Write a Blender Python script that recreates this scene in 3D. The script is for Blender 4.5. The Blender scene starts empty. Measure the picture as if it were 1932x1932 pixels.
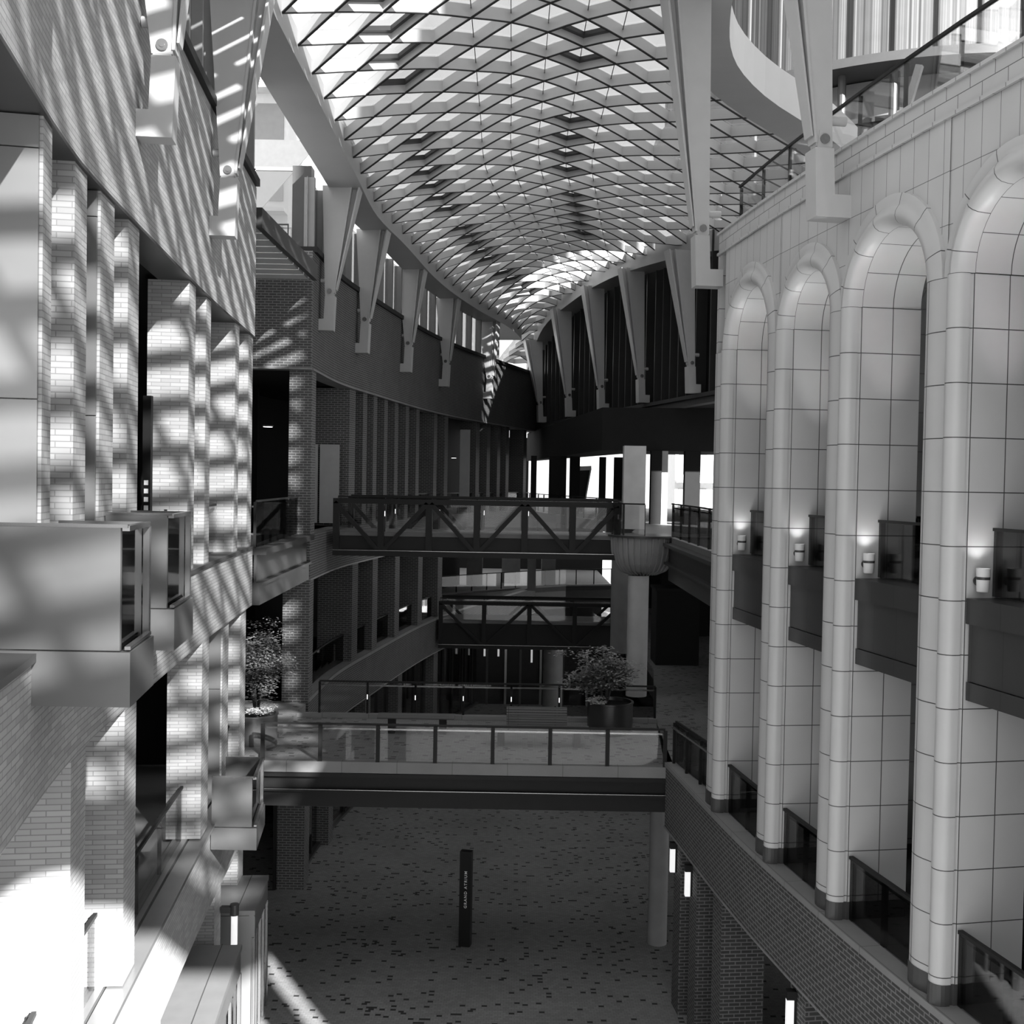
import bpy, bmesh, math, random
from math import sin, cos, pi, sqrt, atan2, radians
from mathutils import Vector, Matrix
random.seed(7)
S = bpy.context.scene
COL = S.collection

# ---------------------------------------------------------------- camera, sky, sun, exposure
cam_d = bpy.data.cameras.new('camera'); cam = bpy.data.objects.new('camera', cam_d); COL.objects.link(cam)
cam_d.sensor_width = 36.0; cam_d.lens = 2100 / 1932 * 36.0; cam_d.clip_start = 0.1; cam_d.clip_end = 600
cam.matrix_world = Matrix.Translation((0, 0, 12)) @ Matrix.Rotation(radians(90 - 1.51), 4, 'X') @ Matrix.Rotation(radians(1.0), 4, 'Z')
S.camera = cam
S.view_settings.view_transform = 'Standard'; S.view_settings.look = 'None'
S.view_settings.gamma = 1.0; S.view_settings.use_curve_mapping = False
S.view_settings.exposure = 0.0
S.cycles.max_bounces = 8; S.cycles.diffuse_bounces = 4; S.cycles.glossy_bounces = 2
S.cycles.transmission_bounces = 2; S.cycles.transparent_max_bounces = 24
S.cycles.caustics_reflective = False; S.cycles.caustics_refractive = False
S.cycles.sample_clamp_indirect = 4.0
W = bpy.data.worlds.new('sky'); S.world = W; W.use_nodes = True
W.node_tree.nodes['Background'].inputs[0].default_value = (0.95, 0.95, 0.95, 1)
W.node_tree.nodes['Background'].inputs[1].default_value = 1.75
sun_d = bpy.data.lights.new('sun', 'SUN'); sun_d.energy = 32.0; sun_d.angle = radians(0.6)
sun = bpy.data.objects.new('sun', sun_d); COL.objects.link(sun)
SUNDIR = Vector((-1.0, 1.75, -1.02)).normalized()
sun.rotation_euler = SUNDIR.to_track_quat('-Z', 'Y').to_euler(); sun.location = (20, -30, 40)

# ---------------------------------------------------------------- materials (all neutral greys, black and white film)
def new_mat(name):
    m = bpy.data.materials.new(name); m.use_nodes = True
    nt = m.node_tree; b = nt.nodes['Principled BSDF']
    return m, nt, b
def g(v): return (v, v, v, 1)
def noise_mul(nt, src, scale, amt, coord='Object'):
    tc = nt.nodes.new('ShaderNodeTexCoord'); n = nt.nodes.new('ShaderNodeTexNoise'); n.inputs['Scale'].default_value = scale
    n.inputs['Detail'].default_value = 4
    nt.links.new(tc.outputs[coord], n.inputs['Vector'])
    mr = nt.nodes.new('ShaderNodeMapRange'); mr.inputs['To Min'].default_value = 1 - amt; mr.inputs['To Max'].default_value = 1 + amt
    mr.inputs['From Min'].default_value = .25; mr.inputs['From Max'].default_value = .75
    nt.links.new(n.outputs['Fac'], mr.inputs['Value'])
    mx = nt.nodes.new('ShaderNodeMix'); mx.data_type = 'RGBA'; mx.blend_type = 'MULTIPLY'; mx.inputs['Factor'].default_value = 1
    if hasattr(src, 'links'): nt.links.new(src, mx.inputs['A'])
    else: mx.inputs['A'].default_value = src
    nt.links.new(mr.outputs['Result'], mx.inputs['B'])
    return mx.outputs['Result']
def plain(name, v, rough=.6, metal=0.0, var=.06, scale=3.0, spec=.5):
    m, nt, b = new_mat(name)
    nt.links.new(noise_mul(nt, g(v), scale, var), b.inputs['Base Color'])
    b.inputs['Roughness'].default_value = rough; b.inputs['Metallic'].default_value = metal
    b.inputs['Specular IOR Level'].default_value = spec
    return m
def brick(name, c1, c2, mortar, w=.225, h=.075, ms=.008, off=.5, rough=.8, var=.1, freq=2, bump=.3):
    m, nt, b = new_mat(name)
    uv = nt.nodes.new('ShaderNodeUVMap'); uv.uv_map = 'UVMap'
    br = nt.nodes.new('ShaderNodeTexBrick'); br.offset = off; br.offset_frequency = freq
    br.inputs['Scale'].default_value = 1; br.inputs['Brick Width'].default_value = w; br.inputs['Row Height'].default_value = h
    br.inputs['Mortar Size'].default_value = ms; br.inputs['Mortar Smooth'].default_value = .1
    br.inputs['Color1'].default_value = g(c1); br.inputs['Color2'].default_value = g(c2); br.inputs['Mortar'].default_value = g(mortar)
    nt.links.new(uv.outputs[0], br.inputs['Vector'])
    nt.links.new(noise_mul(nt, br.outputs['Color'], 1.3, var), b.inputs['Base Color'])
    b.inputs['Roughness'].default_value = rough
    if bump:
        bp = nt.nodes.new('ShaderNodeBump'); bp.inputs['Strength'].default_value = bump; bp.inputs['Distance'].default_value = .01; bp.invert = True
        nt.links.new(br.outputs['Fac'], bp.inputs['Height']); nt.links.new(bp.outputs[0], b.inputs['Normal'])
    return m
def paving(name, base, dark, frac, w, h):
    m, nt, b = new_mat(name); L = nt.links.new
    uv = nt.nodes.new('ShaderNodeUVMap'); uv.uv_map = 'UVMap'
    sp = nt.nodes.new('ShaderNodeSeparateXYZ'); L(uv.outputs[0], sp.inputs[0])
    def M(op, a, bb=None):
        n = nt.nodes.new('ShaderNodeMath'); n.operation = op
        for i, v in enumerate((a, bb)):
            if v is None: continue
            if hasattr(v, 'links'): L(v, n.inputs[i])
            else: n.inputs[i].default_value = v
        return n.outputs[0]
    row = M('FLOOR', M('DIVIDE', sp.outputs[1], h))
    cx = M('FLOOR', M('ADD', M('DIVIDE', sp.outputs[0], w), M('MULTIPLY', M('MODULO', M('ABSOLUTE', row), 2.0), .5)))
    cb = nt.nodes.new('ShaderNodeCombineXYZ'); L(cx, cb.inputs[0]); L(row, cb.inputs[1])
    wn = nt.nodes.new('ShaderNodeTexWhiteNoise'); wn.noise_dimensions = '3D'; L(cb.outputs[0], wn.inputs['Vector'])
    lt = M('LESS_THAN', wn.outputs['Value'], frac)
    br = nt.nodes.new('ShaderNodeTexBrick'); br.offset = .5; br.inputs['Scale'].default_value = 1
    br.inputs['Brick Width'].default_value = w; br.inputs['Row Height'].default_value = h; br.inputs['Mortar Size'].default_value = .004
    br.inputs['Color1'].default_value = g(base * 1.1); br.inputs['Color2'].default_value = g(base * .88); br.inputs['Mortar'].default_value = g(base * .62)
    L(uv.outputs[0], br.inputs['Vector'])
    mx = nt.nodes.new('ShaderNodeMix'); mx.data_type = 'RGBA'; L(lt, mx.inputs['Factor']); L(br.outputs['Color'], mx.inputs['A']); mx.inputs['B'].default_value = g(dark)
    L(noise_mul(nt, mx.outputs['Result'], .5, .15), b.inputs['Base Color']); b.inputs['Roughness'].default_value = .75
    return m
def glassy(name, tint, refl, rough=.02, diffuse=0.0, dv=.8, rmax=.3):
    m = bpy.data.materials.new(name); m.use_nodes = True; nt = m.node_tree; nt.nodes.clear(); L = nt.links.new
    out = nt.nodes.new('ShaderNodeOutputMaterial'); tr = nt.nodes.new('ShaderNodeBsdfTransparent'); tr.inputs[0].default_value = g(tint)
    gl = nt.nodes.new('ShaderNodeBsdfGlossy'); gl.inputs['Color'].default_value = g(.9); gl.inputs['Roughness'].default_value = rough
    lw = nt.nodes.new('ShaderNodeLayerWeight'); lw.inputs[0].default_value = .3
    mr = nt.nodes.new('ShaderNodeMapRange'); mr.inputs['To Min'].default_value = refl; mr.inputs['To Max'].default_value = min(1, refl + rmax)
    L(lw.outputs['Fresnel'], mr.inputs['Value'])
    mx = nt.nodes.new('ShaderNodeMixShader'); L(mr.outputs[0], mx.inputs[0])
    src = tr.outputs[0]
    if diffuse:
        df = nt.nodes.new('ShaderNodeBsdfTranslucent'); df.inputs[0].default_value = g(dv)
        m2 = nt.nodes.new('ShaderNodeMixShader'); m2.inputs[0].default_value = diffuse; L(tr.outputs[0], m2.inputs[1]); L(df.outputs[0], m2.inputs[2]); src = m2.outputs[0]
    L(src, mx.inputs[1]); L(gl.outputs[0], mx.inputs[2]); L(mx.outputs[0], out.inputs[0])
    return m
def emit(name, v, s):
    m, nt, b = new_mat(name); b.inputs['Base Color'].default_value = g(.8)
    b.inputs['Emission Color'].default_value = g(v); b.inputs['Emission Strength'].default_value = s
    return m
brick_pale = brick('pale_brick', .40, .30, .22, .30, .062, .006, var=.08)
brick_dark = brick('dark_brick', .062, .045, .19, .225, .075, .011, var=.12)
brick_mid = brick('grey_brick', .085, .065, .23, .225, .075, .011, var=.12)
tile = brick('stone_tile', .56, .54, .06, .5, .68, .007, off=0, rough=.38, var=.04, bump=.2)
tile_wall = brick('stone_cladding', .57, .54, .12, .36, .68, .005, off=0, rough=.38, var=.04, bump=.2)
tile_coping = brick('stone_coping_blocks', .55, .52, .1, .5, .19, .006, off=.5, rough=.4, var=.04, bump=.2)
plinth_m = plain('dark_plinth', .06, .5)
slate = brick('dark_cladding', .04, .036, .02, .62, 3.0, .006, off=0, rough=.35, var=.08, bump=0)
coping_m = brick('grey_coping_stone', .24, .22, .12, 1.3, 5, .008, off=0, rough=.6, bump=0)
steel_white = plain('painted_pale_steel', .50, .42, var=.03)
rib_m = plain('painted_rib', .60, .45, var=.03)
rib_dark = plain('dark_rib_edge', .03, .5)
beam_m = plain('painted_edge_beam', .40, .45, var=.04, scale=1)
metal_dark = plain('dark_painted_steel', .02, .5, spec=.15)
metal_mid = plain('grey_painted_steel', .06, .4, metal=.2, spec=.3)
mullion_m = plain('pale_mullion', .22, .45)
concrete_pale = plain('pale_concrete', .50, .7, var=.1, scale=2)
deck_band = plain('bridge_floor', .14, .6)
panel_m = plain('brushed_metal_panel', .26, .34, metal=.6, var=.1, scale=1.2)
plank_m = plain('metal_coping', .26, .35, metal=.5, var=.06)
rail_m = plain('satin_handrail', .35, .25, metal=.8)
concrete = plain('concrete', .30, .7, var=.12, scale=2)
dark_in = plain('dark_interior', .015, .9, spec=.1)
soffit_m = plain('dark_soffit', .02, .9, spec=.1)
glass_clear = glassy('clear_glass', .88, .015, rmax=.2)
glass_smoke = glassy('smoked_glass', .45, .03)
glass_roof = glassy('fritted_roof_glass', .5, .02, diffuse=.17, dv=.75)
glass_win = glassy('window_glass', .75, .10)
glass_black = plain('dark_window_glass', .012, .05, spec=.8, var=0)
pave_ground = paving('paver_floor', .26, .03, .05, .125, .085)
pave_deck = paving('paver_deck', .19, .05, .06, .125, .085)
deck_grey = plain('grey_deck', .16, .6)
wood_m = brick('bench_slats', .17, .14, .03, 4, .06, .008, off=0, rough=.6, bump=0)
leaf_m = plain('leaf', .26, .5, var=.4, scale=6)
leaf_dark = plain('dark_leaf', .07, .5, var=.4, scale=6)
petal_m = plain('pale_petal', .7, .6, var=.2, scale=20)
bark_m = plain('bark', .05, .9)
planter_m = plain('planter_metal', .06, .3, metal=.5)
planter_pale = plain('pale_planter_metal', .14, .35, metal=.5)
facade_pale = plain('pale_facade', .72, .6)
facade_win = plain('facade_window', .18, .15)
curtain = brick('curtain_stripes', .11, .012, .05, .085, 40, .012, off=0, bump=0, rough=.6)
white_m = plain('white_letters', .85, .5, var=0)
rail_em = emit('rail_glow', 1, 1.6); slot_em = emit('slot_glow', 1, .35); lamp_em = emit('lamp_glow', 1, 4.0); lamp_soft = emit('lamp_diffuser', 1, .7)
sign_m = plain('sign_black', .012, .45, spec=.2)
board_m = plain('grey_board', .30, .6)

# ---------------------------------------------------------------- mesh builder
class MB:
    def __init__(s): s.v = []; s.f = []; s.u = []; s.m = []; s.sm = []
    def face(s, pts, uv=None, m=0, smooth=False):
        pts = [Vector(p) for p in pts]
        if uv is None:
            n = (pts[1] - pts[0]).cross(pts[2] - pts[0])
            if n.length < 1e-9 and len(pts) > 3: n = (pts[2] - pts[0]).cross(pts[3] - pts[0])
            n.normalize() if n.length > 0 else None
            if abs(n.z) > .7: uv = [(p.x, p.y) for p in pts]
            else:
                t = Vector((-n.y, n.x, 0)); t = t.normalized() if t.length > 0 else Vector((1, 0, 0))
                uv = [(p.dot(t), p.z) for p in pts]
        i = len(s.v); s.v += pts; s.f.append(tuple(range(i, i + len(pts)))); s.u.append(uv); s.m.append(m); s.sm.append(smooth)
    def hexa(s, a, b, m=0, mb=None):
        # a = 4 bottom points, b = 4 top points, both counter-clockwise from above
        s.face([a[3], a[2], a[1], a[0]], m=mb if mb is not None else m); s.face(b, m=m)
        for i in range(4):
            j = (i + 1) % 4; s.face([a[i], a[j], b[j], b[i]], m=m)
    def box(s, x0, y0, z0, x1, y1, z1, m=0, mb=None):
        if x0 > x1: x0, x1 = x1, x0
        if y0 > y1: y0, y1 = y1, y0
        if z0 > z1: z0, z1 = z1, z0
        q = [(x0, y0), (x1, y0), (x1, y1), (x0, y1)]
        s.hexa([(x, y, z0) for x, y in q], [(x, y, z1) for x, y in q], m, mb)
    def prism(s, poly, z0, z1, m=0, mt=None, uvp=None, caps=True):
        n = len(poly); ar = sum(poly[i][0] * poly[(i + 1) % n][1] - poly[(i + 1) % n][0] * poly[i][1] for i in range(n))
        if ar < 0: poly = poly[::-1]; uvp = [a for a in uvp[::-1]] if uvp else None
        for i in range(n):
            j = (i + 1) % n; a, b = poly[i], poly[j]
            uv = None
            if uvp:
                ua = uvp[i]; d = math.hypot(b[0] - a[0], b[1] - a[1]); ub = uvp[j] if abs(abs(uvp[j] - ua) - d) < 1e-3 else ua + d
                uv = [(ua, z0), (ub, z0), (ub, z1), (ua, z1)]
            s.face([(a[0], a[1], z0), (b[0], b[1], z0), (b[0], b[1], z1), (a[0], a[1], z1)], uv, m)
        if caps:
            s.face([(p[0], p[1], z1) for p in poly], m=m if mt is None else mt)
            s.face([(p[0], p[1], z0) for p in poly[::-1]], m=m)
    def sweep(s, path, prof, m=0, sgn=1, caps=True, zf=None, ms=None, closed=True):
        # path (x,y); prof (n,z) with n to the left of travel (times sgn)
        n = len(path); rings = []; arc = [0]
        for i, p in enumerate(path):
            a = path[max(0, i - 1)]; b = path[min(n - 1, i + 1)]
            t = Vector((b[0] - a[0], b[1] - a[1])).normalized(); nn = Vector((-t.y, t.x)) * sgn
            if i: arc.append(arc[-1] + math.hypot(p[0] - path[i - 1][0], p[1] - path[i - 1][1]))
            z = zf(i / (n - 1)) if zf else 0
            rings.append([(p[0] + nn.x * q[0], p[1] + nn.y * q[0], q[1] + z) for q in prof])
        k = len(prof)
        for i in range(n - 1):
            for j in range(k if closed else k - 1):
                j2 = (j + 1) % k; q0, q1 = prof[j], prof[j2]
                vert = abs(q0[0] - q1[0]) < abs(q0[1] - q1[1])
                w0, w1 = (q0[1], q1[1]) if vert else (q0[0], q1[0])
                mm = ms[j] if ms else m
                f = [rings[i][j], rings[i + 1][j], rings[i + 1][j2], rings[i][j2]]
                uv = [(arc[i], w0), (arc[i + 1], w0), (arc[i + 1], w1), (arc[i], w1)]
                s.face(f, uv, mm)
        if caps and closed:
            s.face(rings[0], m=m); s.face(rings[-1][::-1], m=m)
    def bar(s, p, q, w, h, up=(0, 0, 1), m=0):
        p = Vector(p); q = Vector(q); d = (q - p).normalized(); u = Vector(up); r = d.cross(u)
        if r.length < 1e-4: u = Vector((1, 0, 0)); r = d.cross(u)
        r.normalize(); u = r.cross(d).normalized(); r *= w / 2; u *= h / 2
        A = [p - r - u, p + r - u, p + r + u, p - r + u]; B = [x + (q - p) for x in A]
        s.face(A[::-1], m=m); s.face(B, m=m)
        for i in range(4):
            j = (i + 1) % 4; s.face([A[i], A[j], B[j], B[i]], m=m)
    def tube(s, p, q, r0, r1=None, n=12, m=0, caps=True):
        r1 = r0 if r1 is None else r1; p = Vector(p); q = Vector(q); d = (q - p).normalized()
        a = d.orthogonal().normalized(); b = d.cross(a)
        A = [p + (a * cos(2 * pi * i / n) + b * sin(2 * pi * i / n)) * r0 for i in range(n)]
        B = [q + (a * cos(2 * pi * i / n) + b * sin(2 * pi * i / n)) * r1 for i in range(n)]
        for i in range(n):
            j = (i + 1) % n; s.face([A[i], A[j], B[j], B[i]], m=m, smooth=True)
        if caps: s.face(A[::-1], m=m); s.face(B, m=m)
    def lathe(s, c, prof, n=24, a0=0, a1=2 * pi, m=0):
        for k in range(n):
            t0 = a0 + (a1 - a0) * k / n; t1 = a0 + (a1 - a0) * (k + 1) / n
            for (r0, z0), (r1, z1) in zip(prof[:-1], prof[1:]):
                P = lambda r, z, t: (c[0] + r * cos(t), c[1] + r * sin(t), c[2] + z)
                pts = [P(r0, z0, t0), P(r0, z0, t1), P(r1, z1, t1), P(r1, z1, t0)]
                uv = [(t0 * max(r0, r1), z0), (t1 * max(r0, r1), z0), (t1 * max(r0, r1), z1), (t0 * max(r0, r1), z1)]
                if r0 < 1e-4: pts = pts[1:]; uv = uv[1:]
                elif r1 < 1e-4: pts = pts[:3]; uv = uv[:3]
                s.face(pts, uv, m, True)
    def build(s, name, mats, parent=None, label=None, cat=None, group=None, kind=None, weld=True, sharp=35, recalc=True):
        me = bpy.data.meshes.new(name); me.from_pydata([tuple(v) for v in s.v], [], s.f)
        if not isinstance(mats, (list, tuple)): mats = [mats]
        for m in mats: me.materials.append(m)
        uvl = me.uv_layers.new(name='UVMap'); li = 0
        for pi_, u in zip(range(len(s.f)), s.u):
            for q in u: uvl.data[li].uv = q; li += 1
            me.polygons[pi_].material_index = s.m[pi_]; me.polygons[pi_].use_smooth = s.sm[pi_]
        if weld:
            bm = bmesh.new(); bm.from_mesh(me); bmesh.ops.remove_doubles(bm, verts=bm.verts, dist=1e-5)
            if recalc: bmesh.ops.recalc_face_normals(bm, faces=bm.faces)
            bm.to_mesh(me); bm.free()
        if any(s.sm): me.set_sharp_from_angle(angle=radians(sharp))
        o = bpy.data.objects.new(name, me); COL.objects.link(o)
        if parent: o.parent = parent; o.matrix_parent_inverse = Matrix.Identity(4); o.location = -Vector(PBASE.get(parent.name, (0, 0, 0)))
        tag(o, label, cat, group, kind)
        return o
PBASE = {}
def nest(child, part):
    child.parent = part; child.matrix_parent_inverse = Matrix.Identity(4); child.location = (0, 0, 0); return child
def tag(o, label=None, cat=None, group=None, kind=None):
    if label: o['label'] = label
    if cat: o['category'] = cat
    if group: o['group'] = group
    if kind: o['kind'] = kind
def empty(name, loc, label, cat, group=None, kind=None):
    o = bpy.data.objects.new(name, None); COL.objects.link(o); o.location = loc; o.empty_display_size = .2
    tag(o, label, cat, group, kind); PBASE[o.name] = tuple(loc); return o
def sub(mb, name, mats, parent_obj, **k):
    # a sub-part of a mesh part that already carries an offset: keep world coordinates
    o = mb.build(name, mats, None, **k); o.parent = parent_obj; o.matrix_parent_inverse = Matrix.Identity(4)
    return o
def interp(tab):
    def f(y):
        if y <= tab[0][0]: i = 0
        elif y >= tab[-1][0]: i = len(tab) - 2
        else:
            i = max(k for k in range(len(tab) - 1) if tab[k][0] <= y)
        n = len(tab)
        def sl(k):
            a = tab[max(0, k - 1)]; b = tab[min(n - 1, k + 1)]; return (b[1] - a[1]) / (b[0] - a[0])
        (x0, y0), (x1, y1) = tab[i], tab[i + 1]; h = x1 - x0; t = (y - x0) / h
        if t < 0: return y0 + sl(i) * (y - x0)
        if t > 1: return y1 + sl(i + 1) * (y - x1)
        return (2*t**3-3*t**2+1)*y0 + (t**3-2*t**2+t)*h*sl(i) + (-2*t**3+3*t**2)*y1 + (t**3-t**2)*h*sl(i+1)
    return f
def path(f, a, b, n): return [(f(a + (b - a) * i / n), a + (b - a) * i / n) for i in range(n + 1)]
def frame(f, y, sgn):
    # point, tangent (+Y) and normal (left of travel * sgn)
    d = (f(y + .05) - f(y - .05)) / .1; t = Vector((d, 1)).normalized(); return Vector((f(y), y)), t, Vector((-t.y, t.x)) * sgn

Z2, Z3, ZB, ZT = 5.5, 10.4, 15.2, 18.55       # upper floors, underside and top of the high brick band
XL = interp([(3, -2.75), (6, -3.35), (8.56, -3.88), (10.2, -4.24), (11.75, -4.52), (14.3, -4.83), (20, -5.45), (25.2, -5.89)])
XF = interp([(32.1, -5.85), (36.9, -5.75), (41.6, -5.17), (49.3, -4.03), (55, -2.8), (61, -1.0), (67.5, 1.07)])
XR = interp([(8, 6.6), (12, 5.80), (14, 5.40), (14.7, 5.25), (17.1, 4.81), (20.7, 4.27), (26, 3.72)])
XQ = lambda y: 7.4 - .2333 * (y - 43)
NL = path(XL, 3, 25.2, 34); FL = path(XF, 32.3, 68.9, 45)
def rect(n0, n1, z0, z1): return [(n0, z0), (n1, z0), (n1, z1), (n0, z1)]

# ---------------------------------------------------------------- setting: floors, walls, soffits
b = MB(); b.face([(-40, -25, 0), (40, -25, 0), (40, 140, 0), (-40, 140, 0)]); b.build('floor', pave_ground, kind='structure')
def ring_wall(name, pth, z0, z1, mat, n0=0, n1=.5, sgn=1):
    b = MB(); b.sweep(pth, rect(n0, n1, z0, z1), sgn=sgn); return b.build(name, mat, kind='structure')
ring_wall('wall_left', NL, ZB, ZT, brick_pale)
ring_wall('wall_left', NL, 9.1, Z3, brick_pale)
ring_wall('wall_left', NL, 4.0, Z2, brick_pale)
ring_wall('trim_1', NL, ZT, ZT + .16, metal_dark, -.1, .55)
ring_wall('trim_2', NL, ZB - .04, ZB, metal_mid, -.02, .5)
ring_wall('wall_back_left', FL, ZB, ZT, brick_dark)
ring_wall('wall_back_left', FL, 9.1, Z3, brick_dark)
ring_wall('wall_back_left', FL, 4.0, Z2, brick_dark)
ring_wall('trim_3', FL, ZT, ZT + .16, metal_dark, -.1, .55)
ring_wall('trim_4', FL, ZB - .05, ZB, coping_m, -.03, .5)
ring_wall('trim_5', FL, 3.95, 4.0, coping_m, -.03, .5)
ring_wall('trim_6', FL, Z2, Z2 + .1, coping_m, -.04, .5)
ring_wall('trim_7', FL, 9.05, 9.1, coping_m, -.03, .5)
# coping of the near-left lower parapet: two metal planks with a gap
b = MB(); b.sweep(NL, rect(-.08, .22, Z2, Z2 + .06)); b.sweep(NL, rect(.25, .5, Z2, Z2 + .08)); b.build('trim_8', plank_m, kind='structure')
b = MB(); b.sweep(NL, rect(-.04, .4, Z3, Z3 + .07)); b.build('trim_9', plinth_m, kind='structure')
# near-left building: interior back wall, slabs, end wall, clerestory
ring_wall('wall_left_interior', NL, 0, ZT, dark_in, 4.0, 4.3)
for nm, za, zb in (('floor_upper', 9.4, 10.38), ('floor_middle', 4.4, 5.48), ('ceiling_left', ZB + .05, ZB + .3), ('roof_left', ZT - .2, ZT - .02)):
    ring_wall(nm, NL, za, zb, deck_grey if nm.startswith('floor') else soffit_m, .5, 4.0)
b = MB(); b.box(-12, 25.2, 0, XL(25.2) - .5, 25.4, ZT); b.build('wall_left_end', dark_in, kind='structure')
b = MB(); b.box(XL(25.2) - .5, 25.1, ZB, XL(25.2), 25.3, ZT); b.box(XL(25.2) - .5, 25.1, 9.1, XL(25.2), 25.3, Z3); b.box(XL(25.2) - .5, 25.1, 4, XL(25.2), 25.3, Z2)
b.build('wall_left_end', brick_pale, kind='structure')
# far-left building
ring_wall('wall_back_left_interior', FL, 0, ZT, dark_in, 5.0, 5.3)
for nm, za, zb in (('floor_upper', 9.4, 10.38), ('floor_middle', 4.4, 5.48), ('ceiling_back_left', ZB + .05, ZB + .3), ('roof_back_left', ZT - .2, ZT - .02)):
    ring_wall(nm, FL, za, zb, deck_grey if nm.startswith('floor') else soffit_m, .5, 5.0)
xc = XF(32.3)
b = MB(); b.box(-16, 32.1, ZB, xc, 32.5, ZT); b.build('wall_side_left', brick_mid, kind='structure')
b = MB(); b.box(-16, 32.05, ZB - .05, xc, 32.5, ZB); b.build('trim_10', coping_m, kind='structure')
b = MB(); b.box(-16, 32.2, 9.1, xc - .6, 32.5, Z3); b.build('wall_side_left', brick_mid, kind='structure')
b = MB(); b.box(-16, 32.5, 9.4, xc - .5, 46, 10.38); b.build('floor_upper', deck_grey, kind='structure')
b = MB(); b.box(-16, 32.5, 4.4, xc - .5, 46, 5.48); b.build('floor_middle', deck_grey, kind='structure')
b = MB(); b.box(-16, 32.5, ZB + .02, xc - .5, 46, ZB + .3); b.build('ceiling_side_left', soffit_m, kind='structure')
b = MB(); b.box(-16.3, 25, 0, -16, 46, ZT); b.build('wall_alley_end', dark_in, kind='structure')
b = MB(); b.box(-16, 39.2, 0, -9, 39.4, ZB); b.build('wall_gallery', dark_in, kind='structure')
b = MB(); b.box(-16, 25.4, 4.6, -5.9, 32.2, 5.48); b.build('floor_alley', pave_deck, kind='structure')

# roofed alley between the two left buildings: slatted soffit with an edge beam
cn = empty('slatted_canopy', (-6, 28.5, 17.7), 'white slatted canopy bridging the gap between the two brick buildings at left', 'canopy')
b = MB()
for i in range(9): b.box(-12, 25.45 + i * .74, 17.72, -5.95, 25.45 + i * .74 + .66, 17.80)
b.build('slats', facade_pale, cn)
b = MB(); b.bar((XL(25.2) + .05, 25.35, 17.9), (xc + .1, 32.0, 17.9), .14, .45); b.build('edge_beam', metal_mid, cn)

# ---------------------------------------------------------------- clerestories
def clerestory(n, pth, f, y0, y1, step, lab_mat=glass_win, zt=20.72):
    e = empty('window_%d' % n, (f(y0), y0, ZT), None, None, kind='structure')
    b = MB(); b.sweep(pth, rect(.2, .23, ZT + .16, zt)); b.build('pane', lab_mat, e)
    b = MB(); y = y0
    while y < y1:
        p, t, nn = frame(f, y, 1); p = p + nn * .02
        a = [p, p + t * .14, p + t * .14 + nn * .30, p + nn * .30]
        b.prism([(q.x, q.y) for q in a], ZT + .17, zt); y += step
    b.build('mullion', mullion_m, e)
clerestory(1, path(XL, 3, 25.2, 20), XL, 3.4, 25.2, 1.2)
clerestory(2, path(XF, 32.3, 62, 30), XF, 32.4, 62, 1.45)

# ---------------------------------------------------------------- brick pillars of the left buildings
def pillar(f, y0, y1, z0, z1, mat, label, group, n0=.05, n1=.85, front=None, name='brick_pillar', cat='pillar'):
    p, t, nn = frame(f, (y0 + y1) / 2, 1); L = (y1 - y0) / 2
    q = [p - t * L + nn * n0, p + t * L + nn * n0, p + t * L + nn * n1, p - t * L + nn * n1]
    e = empty(name, (p.x, p.y, z0), label, cat, group)
    b = MB(); b.prism([(a.x, a.y) for a in q], z0, z1); b.build('shaft', mat, e)
    if front:
        q = [p - t * (L + .05) + nn * (n0 + .03), p - t * (L + .003) + nn * (n0 + .03), p - t * (L + .003) + nn * n1, p - t * (L + .05) + nn * n1]
        b = MB(); zz = z0
        while zz < z1 - .02:
            z2 = min(z1, zz + 2.2); b.prism([(a.x, a.y) for a in q], zz, z2 - .012); zz = z2
        b.build('metal_panel', panel_m, e, label='smooth metal panel facing the camera')
ORD = ['first', 'second', 'third', 'fourth', 'fifth', 'sixth', 'seventh', 'eighth', 'ninth', 'tenth', 'eleventh', 'twelfth', 'thirteenth', 'fourteenth', 'fifteenth']
for k, (a, c, fr) in enumerate([(9.9, 10.28, 1), (11.3, 11.85, 0), (12.45, 13.1, 1), (13.8, 14.4, 0), (18.0, 18.6, 0), (19.6, 20.1, 0), (22.8, 23.3, 0), (24.5, 25.15, 0)]):
    pillar(XL, a, c, Z3 + .07, ZB - .04, brick_pale, 'sunlit brick pillar of the upper left gallery, %s from the left edge of the view' % ORD[k], 'upper pillars of the near left building', n0=.012, n1=.66 if k in (4, 5, 6, 7) else .85, front=fr)
for k, (a, c, fr) in enumerate([(11.35, 12.0, 0), (13.85, 14.5, 0), (19.6, 20.3, 0), (22.2, 22.9, 1), (24.4, 25.15, 0)]):
    pillar(XL, a, c, Z2 + .08, 9.1, brick_pale, 'sunlit brick pillar of the middle left gallery, %s from the left edge of the view' % ORD[k], 'middle pillars of the near left building', n0=.1 if k > 2 else .02, n1=.62 if k == 2 else 1.0, front=fr)
for k, (a, c) in enumerate([(8, 8.7), (12, 12.7), (16, 16.7), (21.6, 22.3), (24.4, 25.1)]):
    pillar(XL, a, c, 0, 4.0, brick_pale, 'brick pier under the low left parapet at ground level, %s from the near end' % ORD[k], 'ground piers of the near left building', n0=.1)
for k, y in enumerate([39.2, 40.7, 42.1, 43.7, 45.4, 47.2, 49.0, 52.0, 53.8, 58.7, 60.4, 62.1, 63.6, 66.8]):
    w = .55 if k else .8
    pillar(XF, y - w, y, Z3, ZB - .05, brick_dark, 'dark brick pillar above the truss bridge, %s from the corner pillar' % ORD[k], 'upper pillars of the far left building', n1=.95 if k else 1.3)
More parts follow.
